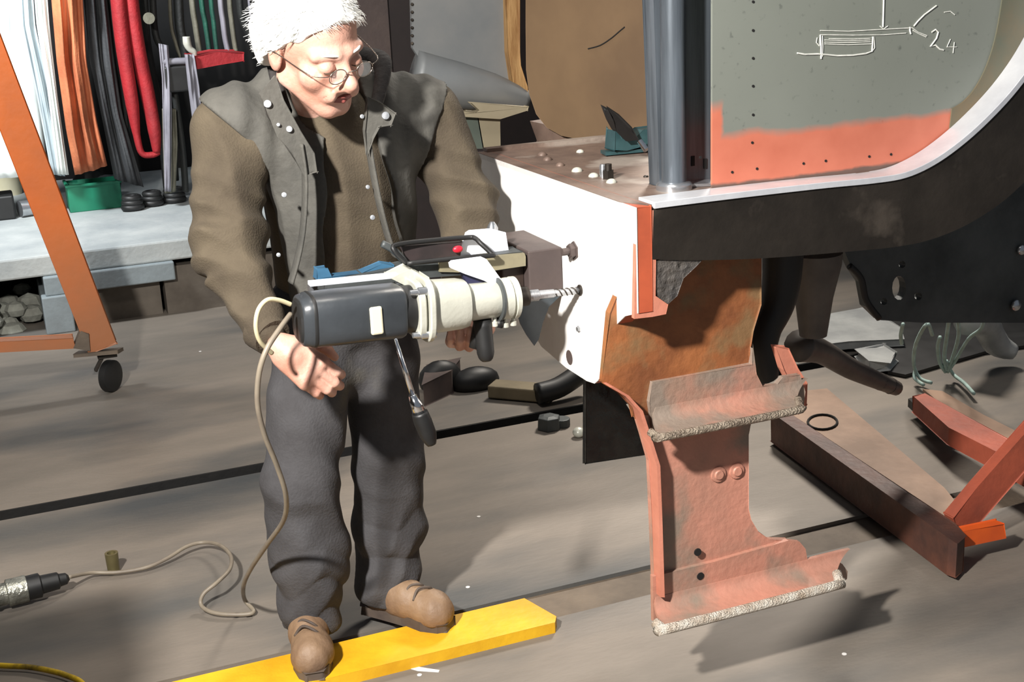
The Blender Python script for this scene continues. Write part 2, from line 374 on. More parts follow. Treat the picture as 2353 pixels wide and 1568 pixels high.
for x, y in ((460,808),(1100,1188),(1940,1504),(1075,1350),(964,1552)): obj('floor_mark', disc(at(x, y, 'z', .0002), (0,0,1), .006, .001, 8), 'white', fl)  # white discs; the first paints a lit speck onto the floor
# yellow plank in the floor recess
P0 = at(1240, 1367, 'z', .03); P1 = at(1300, 1420, 'z', .03)
obj('plank', prism([(-.6, 2.665, -.011), (1.135, 2.665, -.011), (1.15, 2.69, -.011), (1.115, 2.815, -.011), (-.6, 2.815, -.011)], (0, 0, .041)), 'yellow', bevel=.003,
    label='yellow painted plank on the floor under the man\'s boots', cat='plank')

# ================================================================ LOCOMOTIVE
XB = 1.156; YS = 2.233; ZT = 1.15
lo = thing('locomotive', 'stripped locomotive front end with white buffer beam, grey cab side and orange steps', 'locomotive', (XB, YS, 0))
# buffer beam outline on its face
ring = [(YS, ZT), (YS, .935)]
bot = [at(x, y, 'x', XB) for x, y in ((1436,727),(1418,745),(1404,785),(1394,830),(1384,866),(1366,882),(1348,876),(1300,845),(1244,797))]
pts = [A(XB, *r) for r in ring]+bot+[A(XB, 2.80, .76), A(XB, 2.84, .86), A(XB, 2.9, .93), A(XB, 3.1, .95), A(XB, 3.11, ZT)]
obj('buffer_beam', prism(pts, (.004, 0, 0)), 'white', lo)
obj('beam_backing', prism([p+A(.004, 0, 0) for p in pts], (.030, 0, 0)), mat('beam edge primer', (178,84,54), (150,70,46), 8, .55), lo, bevel=.004)
# hole marks and bolts on the beam face
def hexbolt(c, ax, r, h, m='dsteel', stud=0):
    g = [lathe(c, A(*c)+A(*ax), [(0, r*1.25), (.003, r*1.25), (.003, r), (h*.9, r), (h, r*.85)], 6)]
    if stud: g.append(lathe(c, A(*c)+A(*ax), [(h, r*.5), (h+stud, r*.5)], 10))
    return g
c = at(1320, 576, 'x', XB); obj('bolt', hexbolt(c, (-1,0,0), .017, .014, stud=.016), 'magnet', lo)
c = at(1308, 822, 'x', XB-.0005); obj('bolt_hole', disc(c, (1,0,0), .0175, .006), 'magnet', lo)
c = at(1331, 756, 'x', XB); obj('bolt', hexbolt(c, (-1,0,0), .006, .006), 'bsteel', lo)
# deck
dk = [A(XB+.03, 2.24, ZT-.012), A(1.20, 2.24, ZT-.012), A(1.21, 2.292, ZT-.012), A(1.80, 2.292, ZT-.012), A(2.6, 2.9, ZT-.012), A(2.6, 3.11, ZT-.012), A(XB, 3.11, ZT-.012), A(XB, 2.30, ZT-.012)]
obj('deck_plate', prism(dk, (0, 0, .013)), 'deck', lo)
obj('deck_lip', bar((XB+.02, 3.1, ZT+.0), (2.6, 3.1, ZT+.0), .03, .02), 'deck', lo)
for x, y, r, m in ((1246,357,.012,'deck'),(1258,368,.012,'deck'),(1287,381,.011,'deck'),(1326,394,.013,'cast'),(1364,406,.012,'cast'),(1405,420,.012,'cast'),(1333,350,.01,'cast'),(1484,407,.006,'dsteel')):
    c = at(x, y, 'z', ZT+.001); obj('rivet', ball(c, r, 8, (1, 1, .75)), m, lo, smooth=2)
c = at(1398, 412, 'z', ZT); obj('stud_bolt', [lathe(c, c+A(0,0,1), [(0,.013),(.02,.013)], 6), lathe(c, c+A(0,0,1), [(.02,.008),(.034,.008)], 10)], 'dsteel', lo)
c = at(1386, 408, 'z', ZT); obj('stud_bolt', [lathe(c, c+A(0,0,1), [(0,.008),(.026,.008),(.03,.006)], 12)], 'bsteel', lo, smooth=True)
# curved running edge: bright flange strip and dark valance
topc = [(1.196,1.146),(1.30,1.146),(1.45,1.145),(1.60,1.143),(1.72,1.140),(1.80,1.143),(1.87,1.162),(1.94,1.196),(2.01,1.242),(2.08,1.300),(2.14,1.368),(2.19,1.45),(2.225,1.54),(2.24,1.70)]
topc = [(p[0], p[2]) for p in smooth_path([(a, 0, b) for a, b in topc], 5)]
botc = [(1.192,1.050),(1.30,1.034),(1.456,1.018),(1.65,1.006),(1.80,1.0),(1.90,1.008),(2.0,1.035),(2.10,1.085),(2.20,1.17),(2.28,1.28),(2.33,1.42),(2.35,1.70)]
botc = [(p[0], p[2]) for p in smooth_path([(a, 0, b) for a, b in botc], 5)]
def strip(c, y0, y1, t):
    v = []; f = []; n = len(c)
    for i, (x, z) in enumerate(c):
        a = c[max(i-1, 0)]; b = c[min(i+1, n-1)]; d = nrm((b[0]-a[0], b[1]-a[1])); nx, nz = -d[1], d[0]
        for yy, q in ((y0, 0), (y1, 0), (y1, -t), (y0, -t)): v.append((x+nx*q, yy, z+nz*q))
    for i in range(n-1):
        for k in range(4): f.append((i*4+k, i*4+(k+1) % 4, (i+1)*4+(k+1) % 4, (i+1)*4+k))
    f += [(3,2,1,0), tuple((n-1)*4+k for k in range(4))]
    return v, f
obj('running_edge', strip([(x, z+.011) for x, z in topc], YS-.004, 2.2975, .013), mat('burnished pale steel', (226,228,232), (196,198,204), 6, .3, .35, bump=.05, bscale=50), lo, smooth=True, bevel=.001)
obj('valance', prism([A(x, YS, z-.004) for x, z in topc]+[A(x, YS, z) for x, z in reversed(botc)], (0, .012, 0)), 'dsteel', lo)
obj('valance_flange', strip(botc, YS, YS+.05, .008), 'dsteel', lo, smooth=True)
# cab side sheet
cs = [A(x, 2.300, z) for x, z in topc[14:]]+[A(2.24, 2.3, 1.95), A(1.368, 2.3, 1.95), A(1.368, 2.3, 1.148)]
obj('cab_side', prism(cs, (0, .006, 0)), 'panel', lo)
oe = [A(x, 2.297, z) for x, z in topc if x > 1.96]
ie = smooth_path([at(x, y, 'y', 2.297) for x, y in ((2188,250),(2216,232),(2244,198),(2268,150),(2288,85),(2303,0),(2318,-120),(2330,-400))], 5)
obj('edge_strip', prism(oe+[A(oe[-1][0], 2.297, ie[-1][2])]+ie[::-1], (0, .003, 0)), mat('olive edge', (92,94,78), (112,96,72), 8, .5), lo)
hp = [(1731,y) for y in (4,70,134,198,264)]+[(1729,328),(1683,396),(1740,388),(1847,376),(1898,370),(1998,360),(2048,355),(1610,362)]
obj('screw_hole', [disc(at(x, y, 'y', 2.2985), (0,1,0), .0028, .002, 8) for x, y in hp], 'hole', lo, kind='stuff')
# chalk sketch on the cab side
def stroke(P, w=1.6): return tube([at(x, y, 'y', 2.2988) for x, y in P], w/1050, 6)
ch = [[(2031,-5),(2030,30),(2029,62)], [(2022,60),(2030,67),(2040,60)], [(1885,70),(1950,72),(2020,68),(2095,64)], [(1885,80),(1960,81),(2030,80),(2082,76)],
 [(1885,80),(1887,110),(1887,135)], [(1878,86),(1876,98),(1883,106)], [(1890,82),(1891,108),(1890,130)], [(1884,86),(1884,104)], [(1832,122),(1850,125),(1880,124),(1925,128),(1960,127),(1990,123),(2004,118),(2006,84)],
 [(1895,92),(1950,94),(2000,92)], [(1895,97),(1950,98),(2000,96)], [(1895,101),(1950,103),(2002,101)], [(1905,89),(1960,90),(2000,88)], [(2091,62),(2091,70),(2093,78)], [(2096,64),(2110,74),(2130,82)], [(2098,70),(2112,78),(2128,85)],
 [(2100,60),(2110,48),(2124,34),(2140,22),(2152,13)], [(2170,28),(2184,26),(2194,34)], [(2141,74),(2150,68),(2156,74),(2152,88),(2138,107),(2150,104),(2160,113),(2168,115)],
 [(2184,90),(2176,108),(2198,108)], [(2193,97),(2190,122)], [(2008,84),(2010,110),(2004,118)]]
obj('chalk_sketch', [stroke(P, 1.9 if i in (0,4,8,13,16,18) else 1.1) for i, P in enumerate(ch)], 'chalk', lo, label='white chalk sketch of a rod and bracket with the figure 24')
# pillar and handrail post
obj('pillar', prism([at(1497, -260, 'y', 2.39), at(1636, -260, 'y', 2.39), at(1632, 432, 'y', 2.39), at(1520, 432, 'y', 2.39)], (0, .05, 0)), 'bluesteel', lo, bevel=.004)
c0 = at(1549, 436, 'z', ZT); px_ = c0[0]; py_ = c0[1]
obj('post', lathe((px_, py_, ZT), (px_, py_, 2), [(0, .026), (.8, .026)], 24), 'bluesteel', lo, smooth=True)
obj('post_collar', lathe((px_, py_, ZT), (px_, py_, 2), [(0, .038), (.012, .038), (.016, .034), (.018, .026)], 24), 'bsteel', lo, smooth=True)
obj('pillar_foot', prism([at(1580, 430, 'z', ZT+.002), at(1634, 428, 'z', ZT+.002), at(1632, 418, 'z', ZT+.002), at(1580, 420, 'z', ZT+.002)], (0,0,.006)), 'bsteel', lo)
for x, y in ((1592,370),(1620,376)): obj('pillar_slot', box(at(x-3, y+12, 'y', 2.388), at(x+3, y-12, 'y', 2.391)), 'hole', lo)
# beam end plate and step bracket
YP = 2.325
obj('end_plate', ppx([(1463,480),(1502,484),(1507,600),(1506,680),(1535,700),(1530,722),(1500,728),(1458,733)], 'y', YS+.001, (0, .012, 0)), 'primer', lo, bevel=.002)
wl = ppx([(1504,600),(1560,588),(1620,590),(1600,612),(1570,640),(1556,680),(1535,698),(1512,684),(1503,650)], 'y', YS+.004, (0, .01, 0))
obj('weld_patch', wl, mat('ground weld', (104,98,92), (74,72,72), 14, .5, .4, bump=.8, bscale=60), lo, bevel=.004)
main = [(1400,720),(1470,560),(1748,560),(1748,700),(1730,760),(1722,810),(1728,900),(1722,960),(1720,1170),(1726,1195),(1742,1222),(1768,1240),(1800,1246),(1500,1330),(1497,1180),(1492,1060),(1470,990),(1452,935),(1420,900),(1385,878)]
obj('step_bracket', ppx(main[:7]+[(1460,960),(1452,935),(1420,900),(1385,878)], 'y', YP, (0, .014, 0)), 'rusty', lo, bevel=.003)
obj('step_bracket', ppx([(1728,960),(1720,1000),(1720,1170),(1726,1195),(1742,1222),(1768,1240),(1812,1242),(1818,1262),(1503,1338),(1497,1180),(1492,1060),(1475,1000),(1462,955)], 'y', YP-.0015, (0, .014, 0)), 'steps', lo, bevel=.003)
# side flange on the left of the bracket
sf = [at(x, y, 'y', YP) for x, y in ((1385,880),(1420,900),(1452,935),(1470,990),(1492,1060),(1497,1180),(1503,1360))]
v = []; f = []
for p in sf: v += [p, p+A(.0,-.035 if p[2] > .33 else -.03, 0), p+A(.008,-.035, 0), p+A(.008, 0, 0)]
for i in range(len(sf)-1):
    for k in range(4): f.append((i*4+k, i*4+(k+1) % 4, (i+1)*4+(k+1) % 4, (i+1)*4+k))
f += [(3,2,1,0), tuple((len(sf)-1)*4+k for k in range(4))]
obj('bracket_flange', (v, f), 'primer', lo, smooth=True)
def step(riser, xl, xr, zt, rm, er, em):
    """riser outline in the plate plane; the sheet bends forward into a tread that reaches the valance line"""
    obj('step_riser', ppx(riser, 'y', YP-.012, (0, .012, 0)), rm, lo, bevel=.004)
    prof = smooth_path([(0, YP-.013, .040), (0, YP-.018, .027), (0, YP-.032, .015), (0, YP-.056, .009), (0, YS+.004, .006)], 4); m = len(prof); n = 10; v = []; f = []
    for k, q in enumerate((0, -.010)):
        for i in range(n+1):
            t = i/n
            for a, p in enumerate(prof):
                w = a/(m-1); x = (xl[0]+(xl[1]-xl[0])*w)*(1-t)+(xr[0]+(xr[1]-xr[0])*w)*t
                v.append((x, p[1]-q*(1-w)*1.0, zt+p[2]+q*w))
    S1 = (n+1)*m
    for i in range(n):
        for a in range(m-1):
            b = i*m+a; f.append((b, b+1, b+m+1, b+m)); f.append((S1+b, S1+b+m, S1+b+m+1, S1+b+1))
        f.append((i*m+m-1, S1+i*m+m-1, S1+(i+1)*m+m-1, (i+1)*m+m-1)); f.append((i*m, (i+1)*m, S1+(i+1)*m, S1+i*m))
    for i in (0, n):
        for a in range(m-1): b = i*m+a; f.append((b, S1+b, S1+b+1, b+1) if i == 0 else (b, b+1, S1+b+1, S1+b))
    obj('step_tread', (v, f), rm, lo, smooth=True)
    z_ = zt+.004
    front = [A(xl[1]-.010, YS+.030, z_+.004), A(xl[1]-.004, YS+.008, z_), A(xl[1]+.012, YS, z_), A(xr[1]-.02, YS, z_), A(xr[1]+.006, YS+.006, z_+.003), A(xr[1]+.018, YS+.03, z_+.014)]
    obj('tread_edge', tube(smooth_path(front, 4), er, 10), em, lo, smooth=2)
def xat(px, py, y): return at(px, py, 'y', y)[0]
step([(1492,925),(1500,880),(1728,838),(1730,800),(1738,860),(1752,888),(1785,885),(1800,868),(1838,862),(1850,900),(1846,935),(1500,985)], (xat(1500,930,YP), xat(1520,1000,YS)), (xat(1848,890,YP), xat(1836,938,YS)), .655, 'dulls', .009, 'gritm')
step([(1500,1326),(1640,1292),(1812,1243),(1838,1246),(1851,1262),(1856,1290),(1868,1302),(1885,1303),(1900,1294),(1918,1290),(1936,1297),(1948,1314),(1946,1332),(1720,1388),(1502,1430)], (xat(1501,1380,YP), xat(1530,1450,YS)), (xat(1944,1318,YP), xat(1925,1352,YS)), .205, 'steps', .0115, 'grit')
for x, y in ((1650,1090),(1692,1082)): obj('rivet', lathe(at(x, y, 'y', YP-.0015), at(x, y, 'y', YP-.0015)+A(0,-1,0), [(0,.019),(.004,.018),(.005,.012),(.008,.010)], 16), 'steps', lo, smooth=True)
for x, y in ((1604,1270),(1610,1325)): obj('bolt_hole', disc(at(x, y, 'y', YP-.0135), (0,1,0), .009, .003), 'hole', lo)
# red hook bracket and black hose beside the middle step
obj('hook_bracket', [ppx([(1786,800),(1812,802),(1832,845),(1854,880),(1852,930),(1840,938),(1826,900),(1800,850)], 'y', 2.36, (0, .02, 0)), ppx([(1780,895),(1830,890),(1850,935),(1835,950),(1790,925)], 'y', 2.34, (0, .02, 0))], 'primer', lo, bevel=.003)
obj('black_hose', tube([at(x, y, 'y', 2.55) for x, y in ((1800,560),(1796,640),(1785,700),(1762,755),(1752,800),(1757,850),(1762,868))], [.05,.046,.042,.036,.036,.034,.030], 14, 6), 'black', lo, smooth=2)
obj('hanger', lathe(at(1872, 580, 'y', 2.75), at(1868, 800, 'y', 2.75), [(0,.072),(.03,.07),(.12,.05),(.225,.036)], 20), MT['hang'], lo, smooth=True)
obj('ribbed_pipe', tube([at(1835, 795, 'y', 2.8), at(1890, 810, 'y', 2.85), at(1960, 850, 'y', 2.9), at(2060, 893, 'y', 2.95)], [.045,.034,.03,.022], 14, 8), MT['hang'], lo, smooth=2)
pa = smooth_path([at(1835, 795, 'y', 2.8), at(1890, 810, 'y', 2.85), at(1960, 850, 'y', 2.9), at(2060, 893, 'y', 2.95)], 9)
obj('pipe_rib', [lathe(pa[i], pa[i+1], [(0, .035-.0004*i), (.008, .035-.0004*i)], 14) for i in range(9, 26, 2)], MT['hang'], lo, kind='stuff')
def circ(x, y, rx, ry=None, n=14): return [(x+rx*math.cos(2*math.pi*i/n), y+(ry or rx)*math.sin(2*math.pi*i/n)) for i in range(n)]
fr = [(1860,500),(1935,565),(1958,618),(1980,650),(1990,705),(2022,736),(2120,742),(2353,742),(2420,742),(2420,350),(2200,420)]
obj('frame_plate', ppx(fr, 'y', 3.0, (0, .03, 0), holes=[circ(2066,662,16,28), circ(2031,693,8), circ(2110,681,9), circ(2073,608,8)]), 'under', lo, bevel=.002)
obj('frame_slot', tube([at(x, y, 'y', 2.995) for x, y in ((1952,612),(1978,640),(1990,690),(2020,732))], .010, 8, 5), 'black', lo, smooth=2)
for x, y, r in ((2335,702,.018),(2348,575,.016)): obj('frame_bolt', ball(at(x, y, 'y', 2.99), r, 8, (1,.6,1)), 'bsteel', lo, smooth=2)
obj('inner_frame', prism([A(1.25, 2.95, .98), A(2.9, 2.95, .98), A(2.9, 2.95, ZT-.02), A(1.25, 2.95, ZT-.02)], (0, .03, 0)), 'under', lo)
obj('cross_stay', box((1.19, 2.5, 1.02), (2.6, 2.56, 1.08)), 'under', lo)
# black splash plate under the beam
bpl = [at(x, y, 'y', 2.75) for x, y in ((1345,872),(1345,1066),(1482,1044),(1478,1010),(1455,960),(1420,905),(1385,870))]
obj('splash_plate', [prism(bpl, (0, .01, 0)), bar(bpl[0]+A(.02, 0, 0), bpl[0]+A(.03, -.1, .26), .03, .01)], 'blackp', lo, bevel=.003)
# teal clamp standing on the deck
cl = thing('clamp', 'teal steel clamp lying on the deck beside the pillar', 'clamp', at(1440, 345, 'z', ZT))
obj('clamp_body', ppx([(1412,345),(1416,300),(1430,318),(1452,322),(1480,300),(1512,296),(1512,330),(1492,346),(1470,338),(1440,344)], 'y', 2.82, (0, .05, 0)), 'teal', cl, bevel=.006)
obj('jaw', ppx([(1400,252),(1420,262),(1450,292),(1462,318),(1440,320),(1420,300),(1408,278)], 'y', 2.80, (0, .03, 0)), 'black', cl, bevel=.005)
obj('clamp_screw', tube([at(1470, 325, 'y', 2.80), at(1485, 345, 'y', 2.78)], .008, 10), 'chrome', cl, smooth=True)
obj('clamp_foot', ppx([(1380,352),(1490,340),(1495,348),(1392,358)], 'z', ZT+.004, (0,0,.008)), 'teal', cl)

# brown rounded board behind the deck, wood framed grey panel, boxes
bdd = nrm(A(.35, -1, 0)); bo = A(1.42, 3.62, 0)
def onb(px, py, o=bo, d=bdd):
    n = np.cross(d, (0,0,1)); r = M3 @ np.array([px-CX, CY-py, -FPX]); return CAMP+r*((o-CAMP).dot(n)/r.dot(n))
bp_ = [(1208,-120),(1208,60),(1209,160),(1216,215),(1232,262),(1256,293),(1290,312),(1340,322),(1410,326),(1512,330),(1520,330),(1520,-120)]
nb_ = np.cross(bdd, (0,0,1)); nb_ = nb_*(1 if nb_.dot(onb(1300,200)-CAMP) > 0 else -1)
bt = thing('board', 'large brown rounded board standing behind the locomotive deck', 'board', onb(1400, 330))
obj('board_sheet', prism([onb(*p) for p in bp_], nb_*.018), 'tan', bt, bevel=.003)
obj('board_scratch', tube([onb(x, y)-nb_*.001 for x, y in ((1352,112),(1380,104),(1405,88),(1424,72),(1436,62))], .0018, 6, 4), 'slot', bt)
obj('board_base', prism([onb(*p)+nb_*.02 for p in ((1206,280),(1250,290),(1290,312),(1520,326),(1520,337),(1212,346),(1222,325))], nb_*.05), 'deck', bt)
YG = 4.6
gp = thing('wagon_end', 'grey blue wagon end with pale timber edge and cream sill behind the man\'s shoulder', 'wagon', at(1050, 300, 'y', YG))
obj('sheet', ppx([(940,-200),(1172,-200),(1172,200),(1180,245),(1000,190),(948,110)], 'y', YG, (0, .02, 0)), 'grey', gp)
obj('timber_edge', ppx([(1158,-200),(1194,-200),(1194,120),(1196,150),(1212,200),(1212,240),(1196,238),(1178,200),(1166,120)], 'y', YG-.03, (0, .05, 0)), 'wood', gp, bevel=.004)
obj('rolled_bottom', tube([at(950, 172, 'y', YG), at(1050, 196, 'y', YG-.02), at(1130, 212, 'y', YG-.02), at(1206, 230, 'y', YG)], [.09,.085,.07,.04], 16, 5), 'grey', gp, smooth=2)
for i in range(6): obj('panel_rivet', ball(at(947, 10+i*18, 'y', YG-.002), .006, 6), 'dsteel', gp)
obj('sill_box', ppx([(1020,262),(1098,262),(1112,342),(1030,342)], 'y', 4.5, (0, .02, 0)), 'box2', gp)
obj('sill_block', ppx([(1098,262),(1148,266),(1148,340),(1112,342)], 'y', 4.5, (0, .14, 0)), 'box1', gp, bevel=.004)
obj('sill_flap', ppx([(1088,238),(1214,246),(1212,254),(1150,272),(1020,266),(1040,256),(1092,258),(1105,254)], 'y', 4.46, (0, .04, 0)), 'box1', gp, bevel=.003)
cb = thing('cupboard', 'tall dark brown cupboard behind the man\'s left shoulder', 'cupboard', (1.35, 6.0, 0))
obj('cupboard_body', box(at(850, 900, 'y', 6.0)*A(1,1,0)+A(0,0,0), at(1230, -200, 'y', 6.0)+A(0,.4,0)), mat('dark cupboard', (52,42,40), (38,32,32), 3, .6), cb)
obj('cupboard_stile', box(at(846, 500, 'y', 5.97)*A(1,1,0)+A(0,0,.4), at(876, -200, 'y', 5.97)+A(0,.03,0)), 'magnet', cb)

# ================================================================ GANTRY with caster
YL = 5.2
ga = thing('gantry_frame', 'orange steel gantry leg with crossbar on the left, on a swivel caster', 'gantry', (.3, YL, 0))
obj('leg', prism([at(-60, -110, 'y', YL), at(-8, 60, 'y', YL), at(268, 790, 'y', YL), at(206, 812, 'y', YL), at(-60, 150, 'y', YL)], (0, .07, 0)), 'orange', ga, bevel=.005)
obj('crossbar', ppx([(-200,797),(168,777),(172,800),(-200,820)], 'y', YL, (0, .06, 0)), 'orange', ga, bevel=.004)
obj('caster_plate', prism([at(168, 815, 'y', YL-.03), at(270, 806, 'y', YL-.03), at(283, 798, 'y', YL+.1), at(182, 806, 'y', YL+.1)], (0, 0, -.014)), 'recess', ga, bevel=.002)
obj('gusset', ppx([(170,800),(186,762),(204,768),(206,806)], 'y', YL-.01, (0, .05, 0)), 'recess', ga, bevel=.002)
wc = at(254, 864, 'y', YL+.03); r_ = wc[2]
fk = obj('caster_fork', [bar(wc+A(-.055, 0, .03), wc+A(-.02,0,.085), .03, .012), bar(wc+A(-.04, .0, .088), wc+A(.035, .0, .088), .05, .014), tube([wc+A(-.01,-.03,0), wc+A(-.01,.03,0)], .008, 8)], 'dsteel', ga, bevel=.002)
wa = nrm(A(.78, -.62, 0))
obj('caster_wheel', lathe(wc-wa*.02, wc+wa, [(0, .02), (0, r_*.8), (.006, r_-.001), (.034, r_-.001), (.04, r_*.8), (.04, .02)], 28), 'black', ga, smooth=True)

# ================================================================ TROLLEY FRAME lower right
tr = thing('trolley_frame', 'orange and rust steel floor trolley frame beneath the locomotive, lower right', 'trolley', (2.25, 2.6, 0))
b1 = [at(x, y, 'z', .115) for x, y in ((1772,950),(1795,938),(2195,1205),(2218,1232),(2200,1248),(2180,1240))]
obj('side_channel', [prism(b1, (0,0,-.1)), ], mat('rust channel', (98,60,46), (64,42,36), 7, .55, bump=.2, bscale=40), tr, bevel=.003)
obj('top_plate', prism([at(x, y, 'z', .03) for x, y in ((1850,905),(1900,900),(2170,1130),(2210,1180),(2195,1215),(1800,955))], (0,0,.012)), mat('tan plate', (158,128,106), (120,96,78), 3, .6, bump=.1), tr)
q = [at(x, y, 'z', .046) for x, y in circ(1890, 970, 34, 17, 20)]
obj('hole_ring', tube(q+[q[0]], .004, 6), 'slot', tr)
obj('rear_channel', [prism([at(x, y, 'z', .13) for x, y in ((2098,912),(2125,905),(2353,1030),(2460,1090),(2450,1130),(2300,1046),(2180,985))], (0,0,-.055))], 'tred', tr, bevel=.003)
obj('jaw', prism([at(x, y, 'z', .04) for x, y in ((2086,935),(2140,985),(2200,1000),(2120,925))], (0,0,.03)), 'black', tr)
obj('rear_plate', prism([at(x, y, 'z', .05) for x, y in ((2120,900),(2165,905),(2260,960),(2420,1040),(2400,1060),(2200,965))], (0,0,.01)), mat('tan plate 2', (150,120,98), (120,96,78), 3, .6), tr)
db = [at(2225, 1205, 'z', .14), at(2400, 960, 'z', .62)]
obj('diagonal_brace', [ppx([(2190,1190),(2250,1118),(2390,960),(2460,960),(2225,1232),(2205,1240)], 'y', 2.55, (0, .035, 0))], 'tred', tr, bevel=.003)
obj('foot', ppx([(2212,1224),(2306,1204),(2310,1236),(2216,1256)], 'y', 2.48, (0, .03, 0)), mat('bright orange paint', (226,96,34), (206,84,34), 8, .45), tr, bevel=.003)
obj('tie_bar', tube([at(2282, 1160, 'y', 2.9), at(2420, 1140, 'y', 2.9)], .022, 12), 'under', tr, smooth=2)
obj('wheel', lathe(at(2330, 1215, 'y', 2.75), at(2330, 1215, 'y', 2.75)+A(0,1,0), [(0,.01),(0,.05),(.004,.055),(.03,.055),(.034,.05)], 24), 'black', tr, smooth=True)

# ================================================================ things on the floor beyond
obj('slab_block', prism([at(x, y, 'z', .0) for x, y in ((1040,905),(975,935),(985,888),(1060,872))], (0,0,.09)), mat('brown block', (92,78,72), (70,60,58), 6, .8), bevel=.004, label='brown block on the floor behind the man\'s left leg', cat='block')
v0 = at(1110, 905, 'z', .0)
obj('cast_lump', [ball(v0+A(0,.08,.03), .1, 8, (1.0,.6,.55)), ball(v0+A(-.13,.12,.05), .09, 8, (1,.6,.8))], 'black', smooth=2, label='black iron casting on the floor beside the tan bar', cat='casting')
obj('tan_bar', bar(at(1130, 893, 'z', .03), at(1270, 905, 'z', .03), .09, .05), mat('tan bar', (130,118,94), (104,94,74), 5, .7), bevel=.006, label='tan timber offcut on the floor under the buffer beam', cat='timber')
obj('black_pipe', tube([at(1235, 905, 'z', .05), at(1285, 890, 'z', .06), at(1345, 850, 'z', .10)], .04, 12, 5), 'black', smooth=2, label='short bent black pipe leaning from the tan timber offcut', cat='pipe')
nb2 = at(1262, 985, 'z', 0)
obj('clamp_nut', [lathe(nb2, nb2+A(0,0,1), [(0,.045),(.045,.042),(.05,.02)], 6), disc(nb2+A(.05,0,0), (0,0,1), .03, .03, 12)], 'under', bevel=.003, label='grey steel nut sitting over the floor slot', cat='nut')
nb3 = at(1330, 1005, 'z', 0)
obj('small_lump', ball(nb3+A(0,0,.018), .022, 8, (1,1,.85)), 'cast', smooth=2, label='small pale lump on floor left of the black splash plate', cat='debris')
c = at(262, 1315, 'z', 0)
obj('brass_stub', lathe(c, c+A(0,0,1), [(0,.0165),(.06,.0185),(.06,.012),(.05,.012)], 18), 'brass', smooth=True, label='small tarnished brass cylinder standing on the floor', cat='cylinder')
# cable connector at the lower left
cn = thing('cable_connector', 'silver and black cable connector lying on the floor at left', 'connector', at(60, 1400, 'z', 0))
ca, cb2 = at(-40, 1378, 'z', .045), at(152, 1330, 'z', .045); cd_ = nrm(cb2-ca); L_ = np.linalg.norm(cb2-ca)
obj('connector_shell', lathe(ca, cb2, [(-.1,.03),(0,.036),(.035,.036),(.038,.030),(.06,.030),(.063,.037),(L_*.52,.037),(L_*.54,.03)], 20), mat('battered silver', (180,180,168), (120,120,112), 30, .3, .7, bump=.6, bscale=60), cn, smooth=True)
obj('connector_gland', lathe(ca, cb2, [(L_*.52,.034),(L_*.68,.034),(L_*.70,.026),(L_*.9,.024),(L_*.92,.018),(L_,.016),(L_*1.04,.006)], 16), 'black', cn, smooth=True)
# yellow cable
yp = [at(x, y, 'z', .012) for x, y in ((-120,1520),(0,1530),(60,1533),(105,1540),(150,1552),(190,1572),(215,1620))]
obj('yellow_cable', tube(yp, .007, 8, 6), 'ycable', smooth=2, label='yellow and black cable on the floor at the bottom left corner', cat='cable')
# things behind at the right, under the locomotive
obj('plastic_sheet', ppx([(1888,742),(1915,735),(1970,725),(1990,720),(2070,770),(2075,795),(1950,800),(1885,808)], 'z', .02, (0,0,.03)), 'poly', bevel=.01, label='pale crumpled plastic sheet on floor under the dark frame plate', cat='sheet')
obj('rag', ppx([(1970,820),(2030,812),(2058,830),(2040,850),(1995,852)], 'z', .018, (0,0,.03)), 'poly', bevel=.012, label='small pale rag on floor beside the ribbed pipe', cat='rag')
obj('pit_sheet', [prism([at(x, y, 'z', .004) for x, y in ((1990,800),(2020,735),(2420,700),(2420,790),(2260,815),(2080,868),(2040,860))], (0,0,.012)), ], 'black', label='flat black sheet standing in for the dark pit behind the pale twine', cat='pit')  # black sheet on the uncut floor paints the darkness of a pit
obj('bent_duct', tube([at(2225, 735, 'z', .25), at(2262, 745, 'z', .2), at(2290, 790, 'z', .1), at(2330, 810, 'z', .06)], [.06,.055,.05,.03], 14, 5), 'poly', smooth=2, label='grey bent duct on the black pit sheet', cat='duct')
tw = [[(2142,770),(2130,745),(2105,790),(2100,840),(2115,870),(2140,880)], [(2182,725),(2176,770),(2170,820),(2175,850)], [(2199,725),(2203,770),(2190,820),(2178,850)], [(2262,720),(2255,755),(2225,780),(2195,830),(2178,855)],
      [(2160,775),(2155,800),(2160,835),(2172,855)], [(2175,830),(2190,860),(2215,880),(2238,905)], [(2103,850),(2102,870),(2122,885)], [(2075,745),(2070,770),(2072,790)]]
obj('twine_tangle', [tube([at(x, y, 'z', .03+.34*max(0, min(1, (860-y)/130))) for x, y in P], .007, 6, 5) for P in tw], 'twine', smooth=2, label='tangle of pale green twine hanging below the frame plate', cat='twine')

